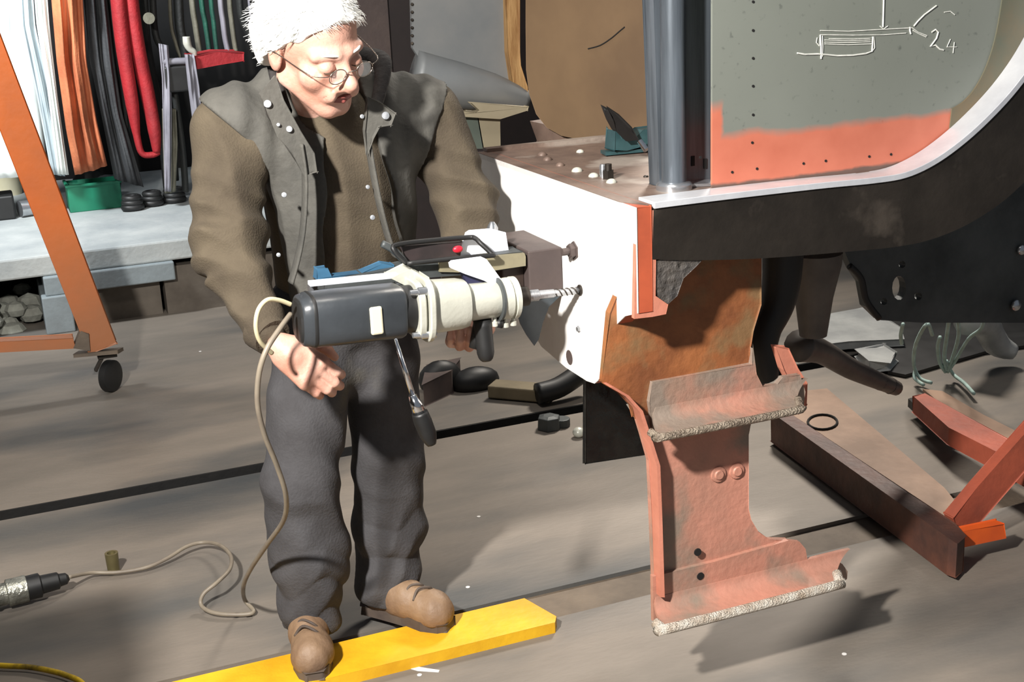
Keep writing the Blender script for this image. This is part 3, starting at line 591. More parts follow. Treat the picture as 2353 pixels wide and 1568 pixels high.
# ================================================================ HANGING SLINGS AND CLUTTER on the platform
def hang(name, Lpts, Rpts, y, m, label, cat='sling', th=.05, folds=3, seed=0, tip=0, hole=None):
    """a bunched strap: left and right outlines given top to bottom, pleated across, with thickness"""
    r = np.random.default_rng(seed); n = 26; w = 22; v = []; f = []
    ly = [p[1] for p in Lpts]; lx = [p[0] for p in Lpts]; ry = [p[1] for p in Rpts]; rx = [p[0] for p in Rpts]; ph = r.uniform(0, 6, 5)
    for i in range(n+1):
        t = i/n; yl = ly[0]+(ly[-1]-ly[0])*t; yr = ry[0]+(ry[-1]-ry[0])*t
        a = at(np.interp(yl, ly, lx), yl, 'y', y); b = at(np.interp(yr, ry, rx), yr, 'y', y)
        for k in range(w):
            u = k/(w-1); e = math.sqrt(max(0, 1-(2*u-1)**2))
            wv = .35*math.sin(folds*6.28*u+ph[0]+1.2*math.sin(3*t+ph[1]))+.16*math.sin(2.3*folds*6.28*u+ph[2]+2*t)+.1*math.sin(17*t+ph[3]+5*u)
            p = a+(b-a)*u; d = th*(.25+.75*e)*(.55+wv)*(1 if t < .93 else 1-.5*(t-.93)/.07)
            v.append(p+A(0, -d, 0)); v.append(p+A(0, th*.5*e, 0))
    for i in range(n):
        for k in range(w-1):
            q = (i*w+k)*2; f.append((q, q+2, q+w*2+2, q+w*2)); f.append((q+1, q+w*2+1, q+w*2+3, q+3))
        for k in (0, w-1):
            q = (i*w+k)*2; f.append((q, q+w*2, q+w*2+1, q+1) if k == 0 else (q, q+1, q+w*2+1, q+w*2))
    for i in (0, n):
        for k in range(w-1):
            q = (i*w+k)*2; f.append((q, q+1, q+3, q+2) if i == 0 else (q, q+2, q+3, q+1))
    return obj(name, (v, f), m, smooth=2, label=label, cat=cat)
YH = 7.25
T = -160
hang('hanging_sheet', [(-120,T),(-120,420)], [(62,T),(80,120),(110,400)], YH+.1, 'shw', 'wide white hanging sheet at the far left', 'sheet', .06, 4, 1)
hang('hanging_sheet', [(40,T),(50,60),(80,200),(118,400)], [(66,T),(82,60),(112,200),(150,405)], YH+.04, 'shb', 'blue grey narrow hanging sheet right of the white sheet', 'sheet', .04, 2, 2)
hang('hanging_sheet', [(66,T),(84,60),(108,200),(132,400)], [(98,T),(114,60),(132,220),(158,402)], YH, 'shw', 'pale striped strip of sheet next to the orange sling', 'sheet', .04, 3, 3)
hang('round_sling', [(108,T),(118,0),(130,140),(152,300),(172,402)], [(180,T),(190,0),(198,140),(222,280),(246,380)], YH-.05, 'sho', 'bunched orange sling, the first coloured sling from the left', 'sling', .10, 2.4, 4)
hang('round_sling', [(176,T),(192,0),(206,140),(236,280),(262,410)], [(232,T),(246,0),(262,140),(280,260),(330,430)], YH+.03, 'shd', 'charcoal sling hanging between the orange and red slings', 'sling', .09, 2, 5)
hang('round_sling', [(236,T),(246,0),(262,150),(280,300)], [(262,T),(270,0),(276,100),(300,310)], YH+.10, 'shk', 'narrow black sling just left of the red sling', 'sling', .05, 1.5, 6)
rs = thing('red_sling', 'bright red sling hanging in a loop with an open end', 'sling', at(335, 362, 'y', YH))
def loopstrand(P, R, m, par, name='strand'): return obj(name, tube([at(x, y, 'y', YH-.03+dy) for x, y, dy in P], R, 12, 6, flat=.7), m, par, smooth=2)
loopstrand([(262,T,0),(272,0,0),(285,120,0),(304,240,0),(314,310,0),(326,352,0),(350,356,0),(366,350,0)], [.06,.058,.056,.05,.028,.024,.024,.02], 'shr', rs)
loopstrand([(288,T,.02),(300,0,.02),(318,120,.02),(340,220,.02),(355,300,.0),(360,350,0)], [.06,.06,.058,.055,.05,.028], 'shr', rs)
blk = [((330,T),(338,60),(352,160),(372,250),(392,440),22,'shk','black strap bundle right of the red sling'), ((352,T),(360,60),(380,120),(392,180),(410,420),16,'shk','thin black strap behind the grey strap'),
       ((392,T),(398,40),(410,100),(420,130),(428,140),9,'sho2','thin grey cord curving toward the red shelf'), ((410,T),(418,40),(425,90),(430,120),(432,135),22,'shk','wide black strap above the red shelf'),
       ((440,T),(448,0),(456,60),(462,100),(466,124),14,'sho2','grey green strap left of the green slings'), ((462,T),(470,0),(478,50),(484,90),(488,120),12,'shg','dark green sling, left one of the green pair'),
       ((484,T),(492,0),(498,50),(502,90),(506,122),11,'shg','dark green sling, right one of the green pair'), ((506,T),(514,0),(520,50),(525,90),(532,122),13,'shp','pale grey strap right of the green slings'),
       ((528,T),(535,0),(540,50),(545,90),(550,120),12,'sho2','olive grey strap second to the right of the green slings'), ((552,T),(558,0),(566,50),(586,90),(600,110),16,'shk','dark strap curving behind the white hair'),
       ((574,T),(580,0),(590,50),(606,90),(620,110),6,'shp','thin pale cord next to the white hair')]
for i, (a, b, c_, d, e, r, m, lb) in enumerate(blk):
    P = [at(x, y, 'y', YH+.12-.012*i) for x, y in (a, b, c_, d, e)]
    P = [p+A(0,.10-.0*i,0) for p in P]
    obj('strap', tube(P, r/440, 10, 6, flat=.5), m, smooth=2, label=lb, cat='strap')
hang('strap', [(364,100),(372,180),(374,260),(378,440)], [(386,104),(392,170),(395,260),(393,440)], YH-.10, 'shp', 'long pale grey strap with buckle, right of the red sling', 'strap', .04, 1.2, 8)
hang('strap', [(372,250),(374,330),(378,445)], [(404,250),(408,330),(404,440)], YH-.06, 'sho2', 'olive strap hanging low beneath the black box', 'strap', .05, 1.2, 9)
hang('strap', [(424,125),(432,200),(445,300)], [(446,125),(458,200),(470,330)], YH-.16, 'shp', 'pale lilac strap beside the man\'s right shoulder', 'strap', .03, 1, 10)
obj('strap', tube([at(x, y, 'y', YH) for x, y in ((400,200),(408,260),(418,330),(424,400),(426,440))], .035, 10, 5, flat=.5), 'shk', smooth=2, label='black strap hanging low near the man\'s right sleeve', cat='strap')
sh = thing('shelf_bracket', 'red shelf bracket with a grey rod beside the man\'s right shoulder', 'bracket', at(470, 160, 'y', YH))
obj('shelf', ppx([(442,130),(500,122),(560,122),(560,140),(500,150),(446,158)], 'y', YH-.14, (0, .25, 0)), 'shr', sh, bevel=.006)
obj('rod', tube([at(372, 142, 'y', YH-.1), at(432, 140, 'y', YH-.1)], .018, 12), 'shp', sh, smooth=True)
obj('junction_box', box(at(384, 214, 'y', YH-.12), at(432, 150, 'y', YH-.12)+A(0,.12,0)), 'black', label='black box hanging under the grey rod', cat='box', bevel=.01)
obj('tag', disc(at(342, 42, 'y', YH-.08), (0,-1,0), .03, .006, 18), 'sho2', label='round beige tag on the black straps', cat='tag')
obj('hook', tube([at(x, y, 'y', YH-.1) for x, y in ((428,84),(430,100),(436,112),(446,120),(448,130))], [.02,.022,.018,.016,.01], 10, 4), 'cast', smooth=2, label='pale metal hook above the red shelf', cat='hook')
gc = thing('crate', 'green plastic crate on the platform below the orange sling', 'crate', at(225, 488, 'z', .37))
g0 = at(162, 490, 'z', .37); g1 = at(290, 486, 'z', .37); hgt = .145
yy = g0[1]
obj('crate_front', box((g0[0], yy, .37), (g1[0], yy+.012, .37+hgt)), 'green', gc, bevel=.004)
obj('crate_side', [box((g0[0], yy+.012, .37), (g0[0]+.012, yy+.2, .37+hgt)), box((g1[0]-.012, yy+.012, .37), (g1[0], yy+.2, .37+hgt)), box((g0[0], yy+.2, .37), (g1[0], yy+.212, .37+hgt)), box((g0[0], yy+.012, .37), (g1[0], yy+.2, .38))], 'green', gc)
obj('crate_rim', [bar((g0[0]-.008, yy-.003, .37+hgt), (g1[0]+.008, yy-.003, .37+hgt), .016, .014), bar((g0[0], yy, .37+hgt), (g0[0], yy+.21, .37+hgt), .016, .014)], 'green', gc, bevel=.003)
obj('bucket', lathe(at(20, 462, 'z', .37)+A(0,.25,0), at(20, 462, 'z', .37)+A(0,.25,1), [(0,.085),(.16,.1),(.165,.104),(.175,.104),(.175,.09)], 24), mat('cream plastic', (214,206,176), (196,186,150), 6, .5), smooth=True, label='cream plastic bucket at the left end of the platform', cat='bucket')
c = at(0, 508, 'z', .37); obj('tool_box', box(c+A(-.2,0,0), c+A(.085,.2,.13)), 'black', bevel=.01, label='black box at the left frame edge on the platform', cat='box')
c = at(62, 500, 'z', .37); obj('metal_can', [lathe(c+A(-.03,.02,.045), c+A(.2,.1,.045), [(0,.045),(.1,.045),(.11,.03)], 18)], 'bsteel', smooth=True, label='silver metal can lying beside the black box', cat='can')
for i, (x, yy_, s, lb) in enumerate(((306,484,.042,'black lump of coiled chain right of the green crate'), (352,474,.04,'black coiled strap end on the platform under the red sling'), (402,466,.045,'black bundle on the platform under the olive strap'))):
    c = at(x, yy_, 'z', .37)
    obj('coil', [tube([c+A(s*1.1*math.cos(t)*(1-.1*k), s*.8*math.sin(t), .02+.025*k) for t in np.linspace(0, 6.28, 16)], .018, 8) for k in range(3)]+[ball(c+A(0,0,.03), s*.8, 6, (1,.8,.7))], 'black', smooth=2, label=lb, cat='coil')
for i, (x, yy_, w_, m) in enumerate(((210,424,.2,'shk'),(250,430,.16,'shd'))):
    c = at(x, yy_, 'z', .44); c[2] = .438; obj('cloth_heap', ball(c+A(0,.1,0), w_*.5, 8, (1,.6,.75)), m, smooth=2, label=('black cloth heap lying in the green crate', 'charcoal cloth heap at right in the green crate')[i], cat='cloth')

# ================================================================ MAGNETIC DRILL held against the beam
dr = thing('magnetic_drill', 'magnetic drill with charcoal motor and cream gearbox clamped to the white buffer beam', 'drill', (.85, 2.5, .88))
da = A(.530, 2.497, .948); db_ = A(1.156, 2.503, .922); dx = nrm(db_-da)
def D(x, y=0, z=0): return da+dx*(x-.530)+A(0, y, z)          # drill frame: x along the axis, y away, z up
def dl(prof, n=32, sq=0, y=0, z=0): return lathe(D(0, y, z), D(1, y, z), prof, n, sq)
obj('motor', dl([(.528,.02),(.528,.046),(.531,.049),(.540,.0515),(.545,.0535),(.60,.0545),(.735,.0545),(.742,.051),(.742,.03)], 40, 1.6), 'motor', dr, smooth=True)
obj('motor_rear_cap', dl([(.5235,.012),(.524,.040),(.529,.045),(.531,.043)], 32, 1.2), 'black', dr, smooth=True)
obj('motor_groove', dl([(.548,.0537),(.552,.0550),(.556,.0537)], 40, 1.6), 'black', dr, smooth=True)
c = at(866, 738, 'y', 2.441)
obj('motor_label', box(c-A(.013, .002, .029), c+A(.013, .008, .029)), 'label', dr, bevel=.004, label='cream rounded label')
obj('motor_neck', dl([(.742,.04),(.742,.050),(.766,.050),(.766,.04)], 32), 'black', dr, smooth=True)
def fl_(x0, x1, r, rr=.010, n=40): return dl([(x0, r*.6), (x0, r-.003), (x0+.003, r), (x1-.003, r), (x1, r-.003), (x1, r*.6)], n, 1.2)
obj('flange', [fl_(.766, .782, .061), fl_(.786, .800, .069)], 'cast', dr, smooth=True)
for t in (45, 135, 225, 315):
    q = math.radians(t); yy2, zz2 = .064*math.cos(q), .064*math.sin(q)
    obj('flange_bolt', lathe(D(.752, yy2, zz2), D(1, yy2, zz2), [(0,.006),(.016,.007),(.018,.010),(.05,.010)], 10), 'bsteel', dr, smooth=True)
obj('gearbox', dl([(.800,.045),(.800,.056),(.870,.053),(.884,.050),(.888,.040)], 40, .5), 'cast', dr, smooth=True)
obj('nose', dl([(.886,.040),(.955,.0385),(.962,.036)], 32), 'cast', dr, smooth=True)
obj('clamp_ring', dl([(.962,.036),(.963,.044),(.984,.045),(.986,.041),(.990,.041),(.991,.046),(1.000,.046),(1.002,.03)], 32), 'cast', dr, smooth=True)
obj('clamp_band', dl([(.957,.0385),(.958,.0475),(.963,.0475),(.964,.0385)], 32), 'under', dr, smooth=True)
for x, z in ((.948, -.045), (.972, -.050), (.990, -.048)): obj('clamp_screw', lathe(D(x, -.012, z), D(x, -.012, z-1), [(-.012,.004),(0,.004),(.001,.007),(.010,.007)], 10), 'cast', dr, smooth=True)
obj('spindle', dl([(1.000,.016),(1.020,.016),(1.022,.013),(1.055,.013),(1.057,.010),(1.092,.0095),(1.094,.0075),(1.150,.0075),(1.155,.003)], 20), 'bsteel', dr, smooth=True)
obj('chuck_dark', dl([(1.002,.0225),(1.03,.021),(1.033,.012)], 20), 'dsteel', dr, smooth=True)
tw_ = []
for s_ in (0, math.pi):
    P = [D(1.095+.055*t, .0075*math.cos(t*14+s_), .0075*math.sin(t*14+s_)) for t in np.linspace(0, 1, 40)]
    tw_.append(tube(P, .0016, 6))
obj('bit_flute', tw_, 'dsteel', dr, smooth=2)
obj('hole_collar', disc(at(1331, 667, 'x', XB-.003), (1,0,0), .012, .003), 'dsteel', dr)
# guide rails and slide body behind the motor
obj('guide_rail', bar(at(710, 652, 'y', 2.555), at(945, 629, 'y', 2.555), .022, .009), 'wplate', dr, bevel=.001)
obj('rail_end', bar(at(713, 655, 'y', 2.575), at(716, 700, 'y', 2.575), .02, .008), 'bsteel', dr)
obj('rail_lug', ball(at(915, 630, 'y', 2.565), .006, 8), 'cast', dr, smooth=2)
obj('slide_body', prism([at(x, y, 'y', 2.60) for x, y in ((745,650),(940,612),(1200,578),(1208,592),(1208,612),(1100,628),(960,640),(930,662),(745,676))], (0,.055,0)), 'under', dr, bevel=.002)
obj('slide_rail', prism([at(x, y, 'y', 2.592) for x, y in ((1010,600),(1205,582),(1208,590),(1208,611),(1100,627),(1010,625))], (0,.03,0)), mat('beige rail', (160,152,122), (128,122,104), 8, .45, .3), dr, bevel=.001)
obj('blue_slide', [prism([at(x, y, 'y', 2.62) for x, y in ((728,642),(730,620),(752,618),(762,636),(830,628),(880,608),(905,610),(905,628),(770,645))], (0,.03,0))], 'blue', dr, bevel=.002)
obj('motor_bracket', prism([at(x, y, 'y', 2.53) for x, y in ((905,640),(945,622),(985,640),(985,668),(945,660))], (0,.06,0)), 'cast', dr, bevel=.003)
# white mounting plates: upper deck and sloping arm down to the nose clamp
def plate(px, ax, v0, t): return prism([at(x, y, ax, v0) for x, y in px], t)
def quad3(P, t): return prism(P, t)
up_ = [(1072,536),(1080,531),(1130,527),(1162,535),(1172,600),(1040,606),(1052,590),(1064,560)]
obj('upper_plate', plate(up_, 'y', 2.63, (0,.008,0)), 'wplate', dr, bevel=.001)
arm = [(1034,606),(1040,601),(1108,592),(1118,596),(1150,640),(1160,655),(1163,664),(1130,668),(1125,652),(1112,645),(1070,630),(1036,616)]
obj('arm_plate', plate(arm, 'y', 2.50, (0,.010,0)), 'wplate', dr, bevel=.002)
obj('arm_gusset', plate([(1060,622),(1112,645),(1125,652),(1130,668),(1090,662),(1072,650)], 'y', 2.515, (0,.02,0)), mat('navy plate', (44,44,72), None, rough=.5), dr)
obj('top_knob', lathe(at(1132, 536, 'y', 2.66), at(1130, 500, 'y', 2.66), [(0,.012),(.012,.013),(.02,.009),(.026,.005)], 14), 'bsteel', dr, smooth=True)
obj('guard_loop', tube([at(x, y, 'y', yv) for x, y, yv in ((935,606,2.585),(905,575,2.59),(915,562,2.60),(1000,552,2.61),(1075,546,2.61),(1092,548,2.60),(1105,560,2.585),(1130,584,2.57),(1125,588,2.565),(1050,594,2.57),(935,606,2.58))], .0055, 10, 6), 'black', dr, smooth=2)
obj('guard_strut', tube([at(x, y, 'y', 2.60) for x, y in ((878,560),(905,575),(930,602))], .008, 8, 4), 'under', dr, smooth=2)
obj('switch_panel', ppx([(925,568),(1062,556),(1056,588),(940,600)], 'y', 2.615, (0,.02,0)), mat('switch panel', (62,50,50), (40,34,34), 10, .5), dr, bevel=.002)
obj('red_switch', ball(at(1052, 573, 'y', 2.605), .010, 8, (1.2,.6,.8)), 'redp', dr, smooth=2)
# magnet base against the beam
z0 = .895
obj('magnet_base', box((1.073, 2.592, z0), (1.1555, 2.81, 1.002)), 'magnet', dr, bevel=.003)
obj('magnet_neck', box((1.02, 2.62, z0+.02), (1.073, 2.70, .985)), mat('dark brown casting', (60,46,38), (44,34,30), 8, .6), dr, bevel=.003)
# feed lever with chrome rod and dark grip
r1, r2, r3 = at(908, 778, 'y', 2.44), at(950, 915, 'y', 2.42), at(992, 1022, 'y', 2.41)
obj('lever_rod', tube([r1, r2], [.0045, .0065], 12), 'chrome', dr, smooth=2)
obj('lever_collar', tube([at(947, 908, 'y', 2.42), at(966, 952, 'y', 2.415)], [.009, .016], 14), 'chrome', dr, smooth=2)
obj('lever_grip', tube([at(964, 948, 'y', 2.415), at(972, 970, 'y', 2.414), at(984, 1000, 'y', 2.412), r3], [.017, .019, .018, .010], 14, 3), 'black', dr, smooth=2)
g1_, g2_ = at(1108, 735, 'y', 2.50), at(1118, 830, 'y', 2.49)
obj('front_grip', [tube([g1_, g1_+(g2_-g1_)*.8, g2_], [.020,.019,.010], 14, 4), tube([at(1100, 745, 'y', 2.51), at(1090, 800, 'y', 2.51)], .012, 10)], 'black', dr, smooth=2)
obj('grip_lug', tube([at(1150, 735, 'y', 2.49), at(1146, 752, 'y', 2.49)], .009, 10), 'black', dr, smooth=2)
obj('shadow_sheet', [ppx([(1180,690),(1240,690),(1290,678),(1262,705),(1248,740),(1238,780),(1228,795),(1210,770),(1196,745)], 'y', 2.60, (0,.004,0))], mat('shadow grey', (70,78,84), (54,60,64), 6, .2), dr)  # thin dark sheet painting the shadow seen on the beam below the spindle
# cords
obj('switch_cord', tube([at(668, 700, 'y', 2.48), at(640, 690, 'y', 2.47), at(614, 690, 'y', 2.46), at(594, 712, 'y', 2.45), at(588, 750, 'y', 2.45), at(598, 785, 'y', 2.46), at(625, 812, 'y', 2.48)], .0048, 10, 8), 'cream', dr, smooth=2, label='cream looped cord')
cp = [at(668, 722, 'y', 2.48), at(640, 760, 'y', 2.44), at(612, 805, 'y', 2.42), at(595, 860, 'y', 2.42), at(592, 930, 'y', 2.43), at(608, 1000, 'y', 2.45), at(636, 1070, 'y', 2.48), at(657, 1140, 'y', 2.52), at(652, 1195, 'y', 2.60), at(615, 1250, 'y', 2.72), at(578, 1305, 'y', 2.86), at(560, 1345, 'y', 2.96)]
cf = [(562,1378,.03),(582,1408,.008),(530,1413,.008),(485,1407,.010),(462,1390,.016),(468,1365,.04),(500,1338,.06),(528,1308,.06),(530,1278,.05),(506,1254,.04),(470,1247,.03),(430,1256,.03),(385,1283,.02),(335,1305,.012),(270,1316,.010),(210,1317,.018),(158,1327,.045)]
cp += [at(x, y, 'z', z+.004) for x, y, z in cf]
obj('power_cord', tube(cp, .0056, 10, 8), 'cable', dr, smooth=2, label='grey power cord trailing over the floor')

# ================================================================ THE MAN
mn = thing('person', 'white-haired man in glasses, grey gilet and olive jumper leaning over the drill', 'person', (.68, 2.85, 0))
# head frame from camera-space directions
def cdir(x, y, z): return M3 @ np.array([x, y, z], float)
Fd = nrm(cdir(.68, -.52, .52)); Ud = cdir(.12, .78, .62); Ud = nrm(Ud-Fd*Ud.dot(Fd)); Ld = np.cross(Ud, Fd)
HC = at(722, 104, 'y', 2.72); HS = 1.13
R3 = np.array([Fd, Ld, Ud])
def H(f, l, u): return HC+HS*(f*Fd+l*Ld+u*Ud)
# joints
SR, ER, WR = A(.500, 2.91, 1.285), A(.455, 2.80, 1.03), A(.500, 2.62, .880)
SL, EL, WL_ = A(.985, 2.96, 1.275), A(1.035, 2.87, 1.06), A(.955, 2.69, .845)
NK = A(.715, 2.88, 1.36)
def hand(S_, wrist, a, s, size=1., curl=(.5,.8,.6), thumb=(.3,.9), spread=.0):
    """a: finger direction, s: towards the index side; fingers curl away towards n"""
    a = nrm(a); s = nrm(A(*s)-a*A(*s).dot(a)); n = np.cross(a, s)*hand.flip; z = size
    P = lambda x, y, w: wrist+z*(a*x+s*y+n*w)
    S_.rc(wrist, P(.03,0,0), .030*z, .033*z, .02)
    for y in (-.028, -.009, .010, .029): S_.rc(P(.015, y*.7, 0), P(.085, y, 0), .017*z, .0145*z, .012)
    lens = {-.030: (.036,.022,.019), -.010: (.044,.027,.021), .011: (.047,.030,.022), .031: (.042,.025,.021)}
    for y, (l1, l2, l3) in lens.items():
        p = P(.088-(.006 if abs(y) > .025 else 0), y, 0); th = 0; r = .0102 if y > -.025 else .0088; q = [p]
        for k, l in enumerate((l1, l2, l3)):
            th += curl[k]; q.append(q[-1]+z*l*(a*math.cos(th)+n*math.sin(th)))
        S_.chain(q, [r*z*1.08, r*z, r*z*.93, r*z*.80], .004)
    t0 = P(.022, .024, .008); t1 = t0+z*.042*nrm(a*.75+s*.65+n*thumb[0]); t2 = t1+z*.030*nrm(a*.8+s*.1+n*thumb[1]); t3 = t2+z*.024*nrm(a*.9-s*.1+n*thumb[1])
    S_.chain([t0, t1, t2, t3], [.018*z, .0135*z, .0115*z, .009*z], .006)
sk = SDF()
# skull and face
sk.el(H(-.012, 0, .030), A(.096,.076,.100)*HS, R3).el(H(.040, 0, -.040), A(.054,.053,.072)*HS, R3, .03)
sk.rc(H(.066,-.010,-.096), H(.066,.010,-.096), .018*HS, .018*HS, .02)
for s in (-1, 1):
    sk.rc(H(-.005, s*.058, -.050), H(.058, s*.018, -.092), .018*HS, .015*HS, .025)
    sk.rc(H(.084, s*.012, .020), H(.068, s*.048, .018), .012*HS, .010*HS, .014)
    sk.el(H(.058, s*.044, -.028), A(.024,.020,.022)*HS, R3, .02)
    sk.el(H(.097, s*.031, -.001), A(.017,.017,.013)*HS, R3, .012, True)
    sk.el(H(.078, s*.031, -.002), A(.0145,.0155,.0135)*HS, R3, .003)
sk.rc(H(.088,0,.008), H(.112,0,-.030), .008*HS, .0115*HS, .012).rc(H(.112,0,-.030), H(.110,0,-.036), .0135*HS, .0115*HS, .008)
for s in (-1, 1):
    sk.el(H(.098, s*.014, -.038), A(.012,.009,.009)*HS, R3, .006)
    sk.el(H(.104, s*.007, -.046), A(.005,.004,.005)*HS, R3, .003, True)
    sk.el(H(.080, s*.026, -.055), A(.020,.012,.018)*HS, R3, .012)
    # ears
    sk.el(H(-.010, s*.080, -.004), A(.019,.008,.032)*HS, R3, .008)
    sk.el(H(-.004, s*.089, .000), A(.010,.006,.018)*HS, R3, .005, True)
sk.rc(H(.097,-.022,-.066), H(.097,.022,-.066), .0022*HS, .0022*HS, .004, True)
for s in (-1, 1):
    sk.rc(H(.094, s*.026, -.042), H(.082, s*.037, -.062), .0010*HS, .0008*HS, .004, True)
    sk.rc(H(.086, s*.052, -.014), H(.072, s*.056, -.020), .0015*HS, .0012*HS, .004, True)
    sk.rc(H(.080, s*.020, -.022), H(.080, s*.042, -.018), .0045*HS, .004*HS, .008)
sk.rc(H(.095, -.010, .030), H(.095, .010, .030), .0015*HS, .0015*HS, .005, True)
# neck and hidden trunk, limbs
sk.rc(H(-.025, 0, -.055), NK+A(0,0,-.02), .056, .062, .03).rc(NK+A(0,.02,-.02), A(.73, 2.97, 1.05), .065, .09, .05).rc(A(.73, 2.97, 1.05), A(.73, 2.97, .82), .09, .09, .05)
for P in ((A(.66,2.92,1.30), SR, ER, WR+A(-.01,.03,.01)), (A(.80,2.95,1.30), SL, EL, WL_+A(.005,.01,.01))):
    sk.chain(P, [.06,.05,.040,.029], .03)
for hx, P in ((.65, (A(.63,2.94,.78), A(.575,2.86,.46), A(.575,2.88,.10))), (.81, (A(.83,2.96,.78), A(.815,2.92,.455), A(.80,2.95,.10)))):
    sk.chain(P, [.07,.05,.036], .03)
hand.flip = -1
hand(sk, WR+A(.008,-.022,-.012), (.60,-.50,-.60), (.60,.05,.66), 1.02, (.55,.75,.6), (.35,.9))
hand.flip = 1
hand(sk, WL_+A(-.01,-.015,-.01), (-.35,-.86,-.22), (.85,-.30,-.1), 1.0, (.35,.75,.7), (.2,.6))
sk_lo = A(.36, 2.30, .02); sk_hi = A(1.15, 3.12, 1.66)
obj('body', polygonize(sk, sk_lo, sk_hi, .0030), 'skin', mn, smooth=2)
lp = SDF().rc(H(.087,-.027,-.064), H(.0955,0,-.0615), .0022*HS, .0028*HS, .003).rc(H(.0955,0,-.0615), H(.087,.027,-.064), .0028*HS, .0022*HS, .003).rc(H(.086,-.026,-.068), H(.0930,0,-.0720), .0024*HS, .0034*HS, .003).rc(H(.0930,0,-.0720), H(.086,.026,-.068), .0034*HS, .0024*HS, .003).el(H(.087,0,-.0665), A(.0065,.026,.0055)*HS, R3, .003)
obj('lips', polygonize(lp, H(.096,0,-.066)-.045, H(.096,0,-.066)+.045, .0015), 'lips', mn, smooth=2)
for s in (-1, 1):
    obj('eyebrow', tube([H(.093, s*.014, .021), H(.091, s*.030, .026), H(.076, s*.046, .022)], [.002,.0032,.0015], 8, 4), 'hair', mn, smooth=2)
    obj('eye_line', tube([H(.087, s*.020, -.006), H(.0925, s*.031, -.009), H(.086, s*.042, -.007)], .0011*HS, 6, 4), 'jumper', mn, smooth=2)
# hair: cap plus loose strands
def hairmask(p):
    q = (p-HC)@R3.T/HS; return q
def hcut(p):
    q = hairmask(p); w = .004*np.sin(q[:, 1]*90)+.003*np.sin(q[:, 0]*130+q[:, 1]*60)
    return (-( -.66*q[:, 0]+.75*q[:, 2]-.006+w+.25*np.maximum(0, -q[:, 0]-.02)*0))*HS
def hnoise(p):
    q = hairmask(p); return (.0030*np.sin(q[:, 0]*75+4*np.sin(q[:, 1]*38))+.0022*np.sin(q[:, 2]*95+q[:, 1]*60+2)+.0016*np.sin(q[:, 0]*190+q[:, 2]*120))
hr = SDF().el(H(-.020,0,.033), A(.109,.086,.111)*HS, R3).el(H(-.045,0,.0), A(.085,.088,.085)*HS, R3, .03).fn(hnoise, 'add').fn(hcut, 'int')
obj('hair', polygonize(hr, HC-.19, HC+.19, .0032), 'hair', mn, smooth=2)
hs = []
for i in range(2600):
    d = rng.normal(size=3); d /= np.linalg.norm(d); q = d*A(.109,.086,.111)+A(-.020,0,.033)
    if -.66*q[0]+.75*q[2] < .008: continue
    fl2 = nrm((A(-.6, .7*d[1], -.6) if q[0] < .045 else A(.25, .8, -.9))+d*.12+rng.normal(size=3)*.22); fl2 = fl2-d*max(0, fl2.dot(-d))*-1; nn = nrm(d/A(.112,.09,.114)); L0 = rng.uniform(.010, .023)*(1.3 if q[2] < .05 else 1)
    P = [q-nn*.003, q+nn*.003+fl2*L0*.5, q+nn*rng.uniform(-.002,.004)+fl2*L0]
    hs.append(tube([H(*x) for x in P], [.0008,.0006,.0002], 3))
obj('hair_strands', hs, 'hair', mn, kind='stuff')
# glasses
gl = obj('glasses', [tube([H(.112, s*.030+.019*math.cos(t), -.006+.014*math.sin(t)) for t in np.linspace(0, 6.283, 25)], .0011, 6) for s in (-1, 1)]+[tube([H(.113,-.011,-.002), H(.118,0,.001), H(.113,.011,-.002)], .0012, 6, 4)]+
   [tube([H(.110, s*.049, -.002), H(.090, s*.076, .000), H(.0, s*.088, .008), H(-.02, s*.088, -.002)], .0011, 6, 4) for s in (-1, 1)], 'wire', mn, smooth=2)
for s in (-1, 1): obj('lens', lathe(H(.1115, s*.030, -.006), H(.12, s*.030, -.006), [(0,.0150*HS),(.0012,.0150*HS)], 24), 'lens', gl)
# jumper: trunk and sleeves
def cre(u): return 1-np.abs(np.sin(u))**1.3   # narrow raised creases
def puf(u): return np.abs(np.sin(u))**.8                            # rounded puffs with sharp valleys, like gathered cloth
def folds(P, Q, amp, freq, c, w):
    P = A(*P); Q = A(*Q); d = nrm(Q-P)
    def f(p):
        t = (p-P)@d; r = np.linalg.norm(p-A(*c), axis=1); g = np.exp(-(r/w)**2)
        a = p[:, 0]*17+p[:, 2]*9; return amp*g*(.9-.9*cre(t*freq*.5+1.6*np.sin(a)+.9*np.sin(p[:, 1]*23+p[:, 2]*8))-.8*cre(t*freq*.33-a*1.3+1.1*np.sin(p[:, 2]*19)))
    return f
jm = SDF().rc(A(.735,2.95,.92), A(.735,2.93,1.18), .155, .165, .05, sq=A(1,1.25,1)).rc(A(.56,2.92,1.27), A(.92,2.95,1.26), .085, .085, .05).rc(NK+A(.0,.02,-.09), NK+A(.005,-.005,-.03), .085, .068, .03)
jm.chain([SR, ER+A(0,0,.02), WR+A(-.012,.035,.012)], [.084,.076,.048], .04).chain([SL, EL, WL_+A(.01,.04,.02)], [.080,.072,.050], .04)
jm.fn(lambda p: NK[2]-.012-p[:, 2] if False else p[:, 2]-(NK[2]-.002), 'int')
jm.fn(folds(SR, ER, .012, 62, ER+A(.01,-.03,.04), .20), 'add').fn(folds(ER, WR, .012, 85, WR+A(-.03,.06,.05), .15), 'add').fn(folds(SL, EL, .012, 66, EL, .20), 'add')
jm.fn(lambda p: .010*np.exp(-((p[:, 1]-2.78)/.08)**2)*(.4-cre(p[:, 0]*22+p[:, 2]*(9+14*(p[:, 0]-.75))+1.0*np.sin(p[:, 2]*9))), 'add')
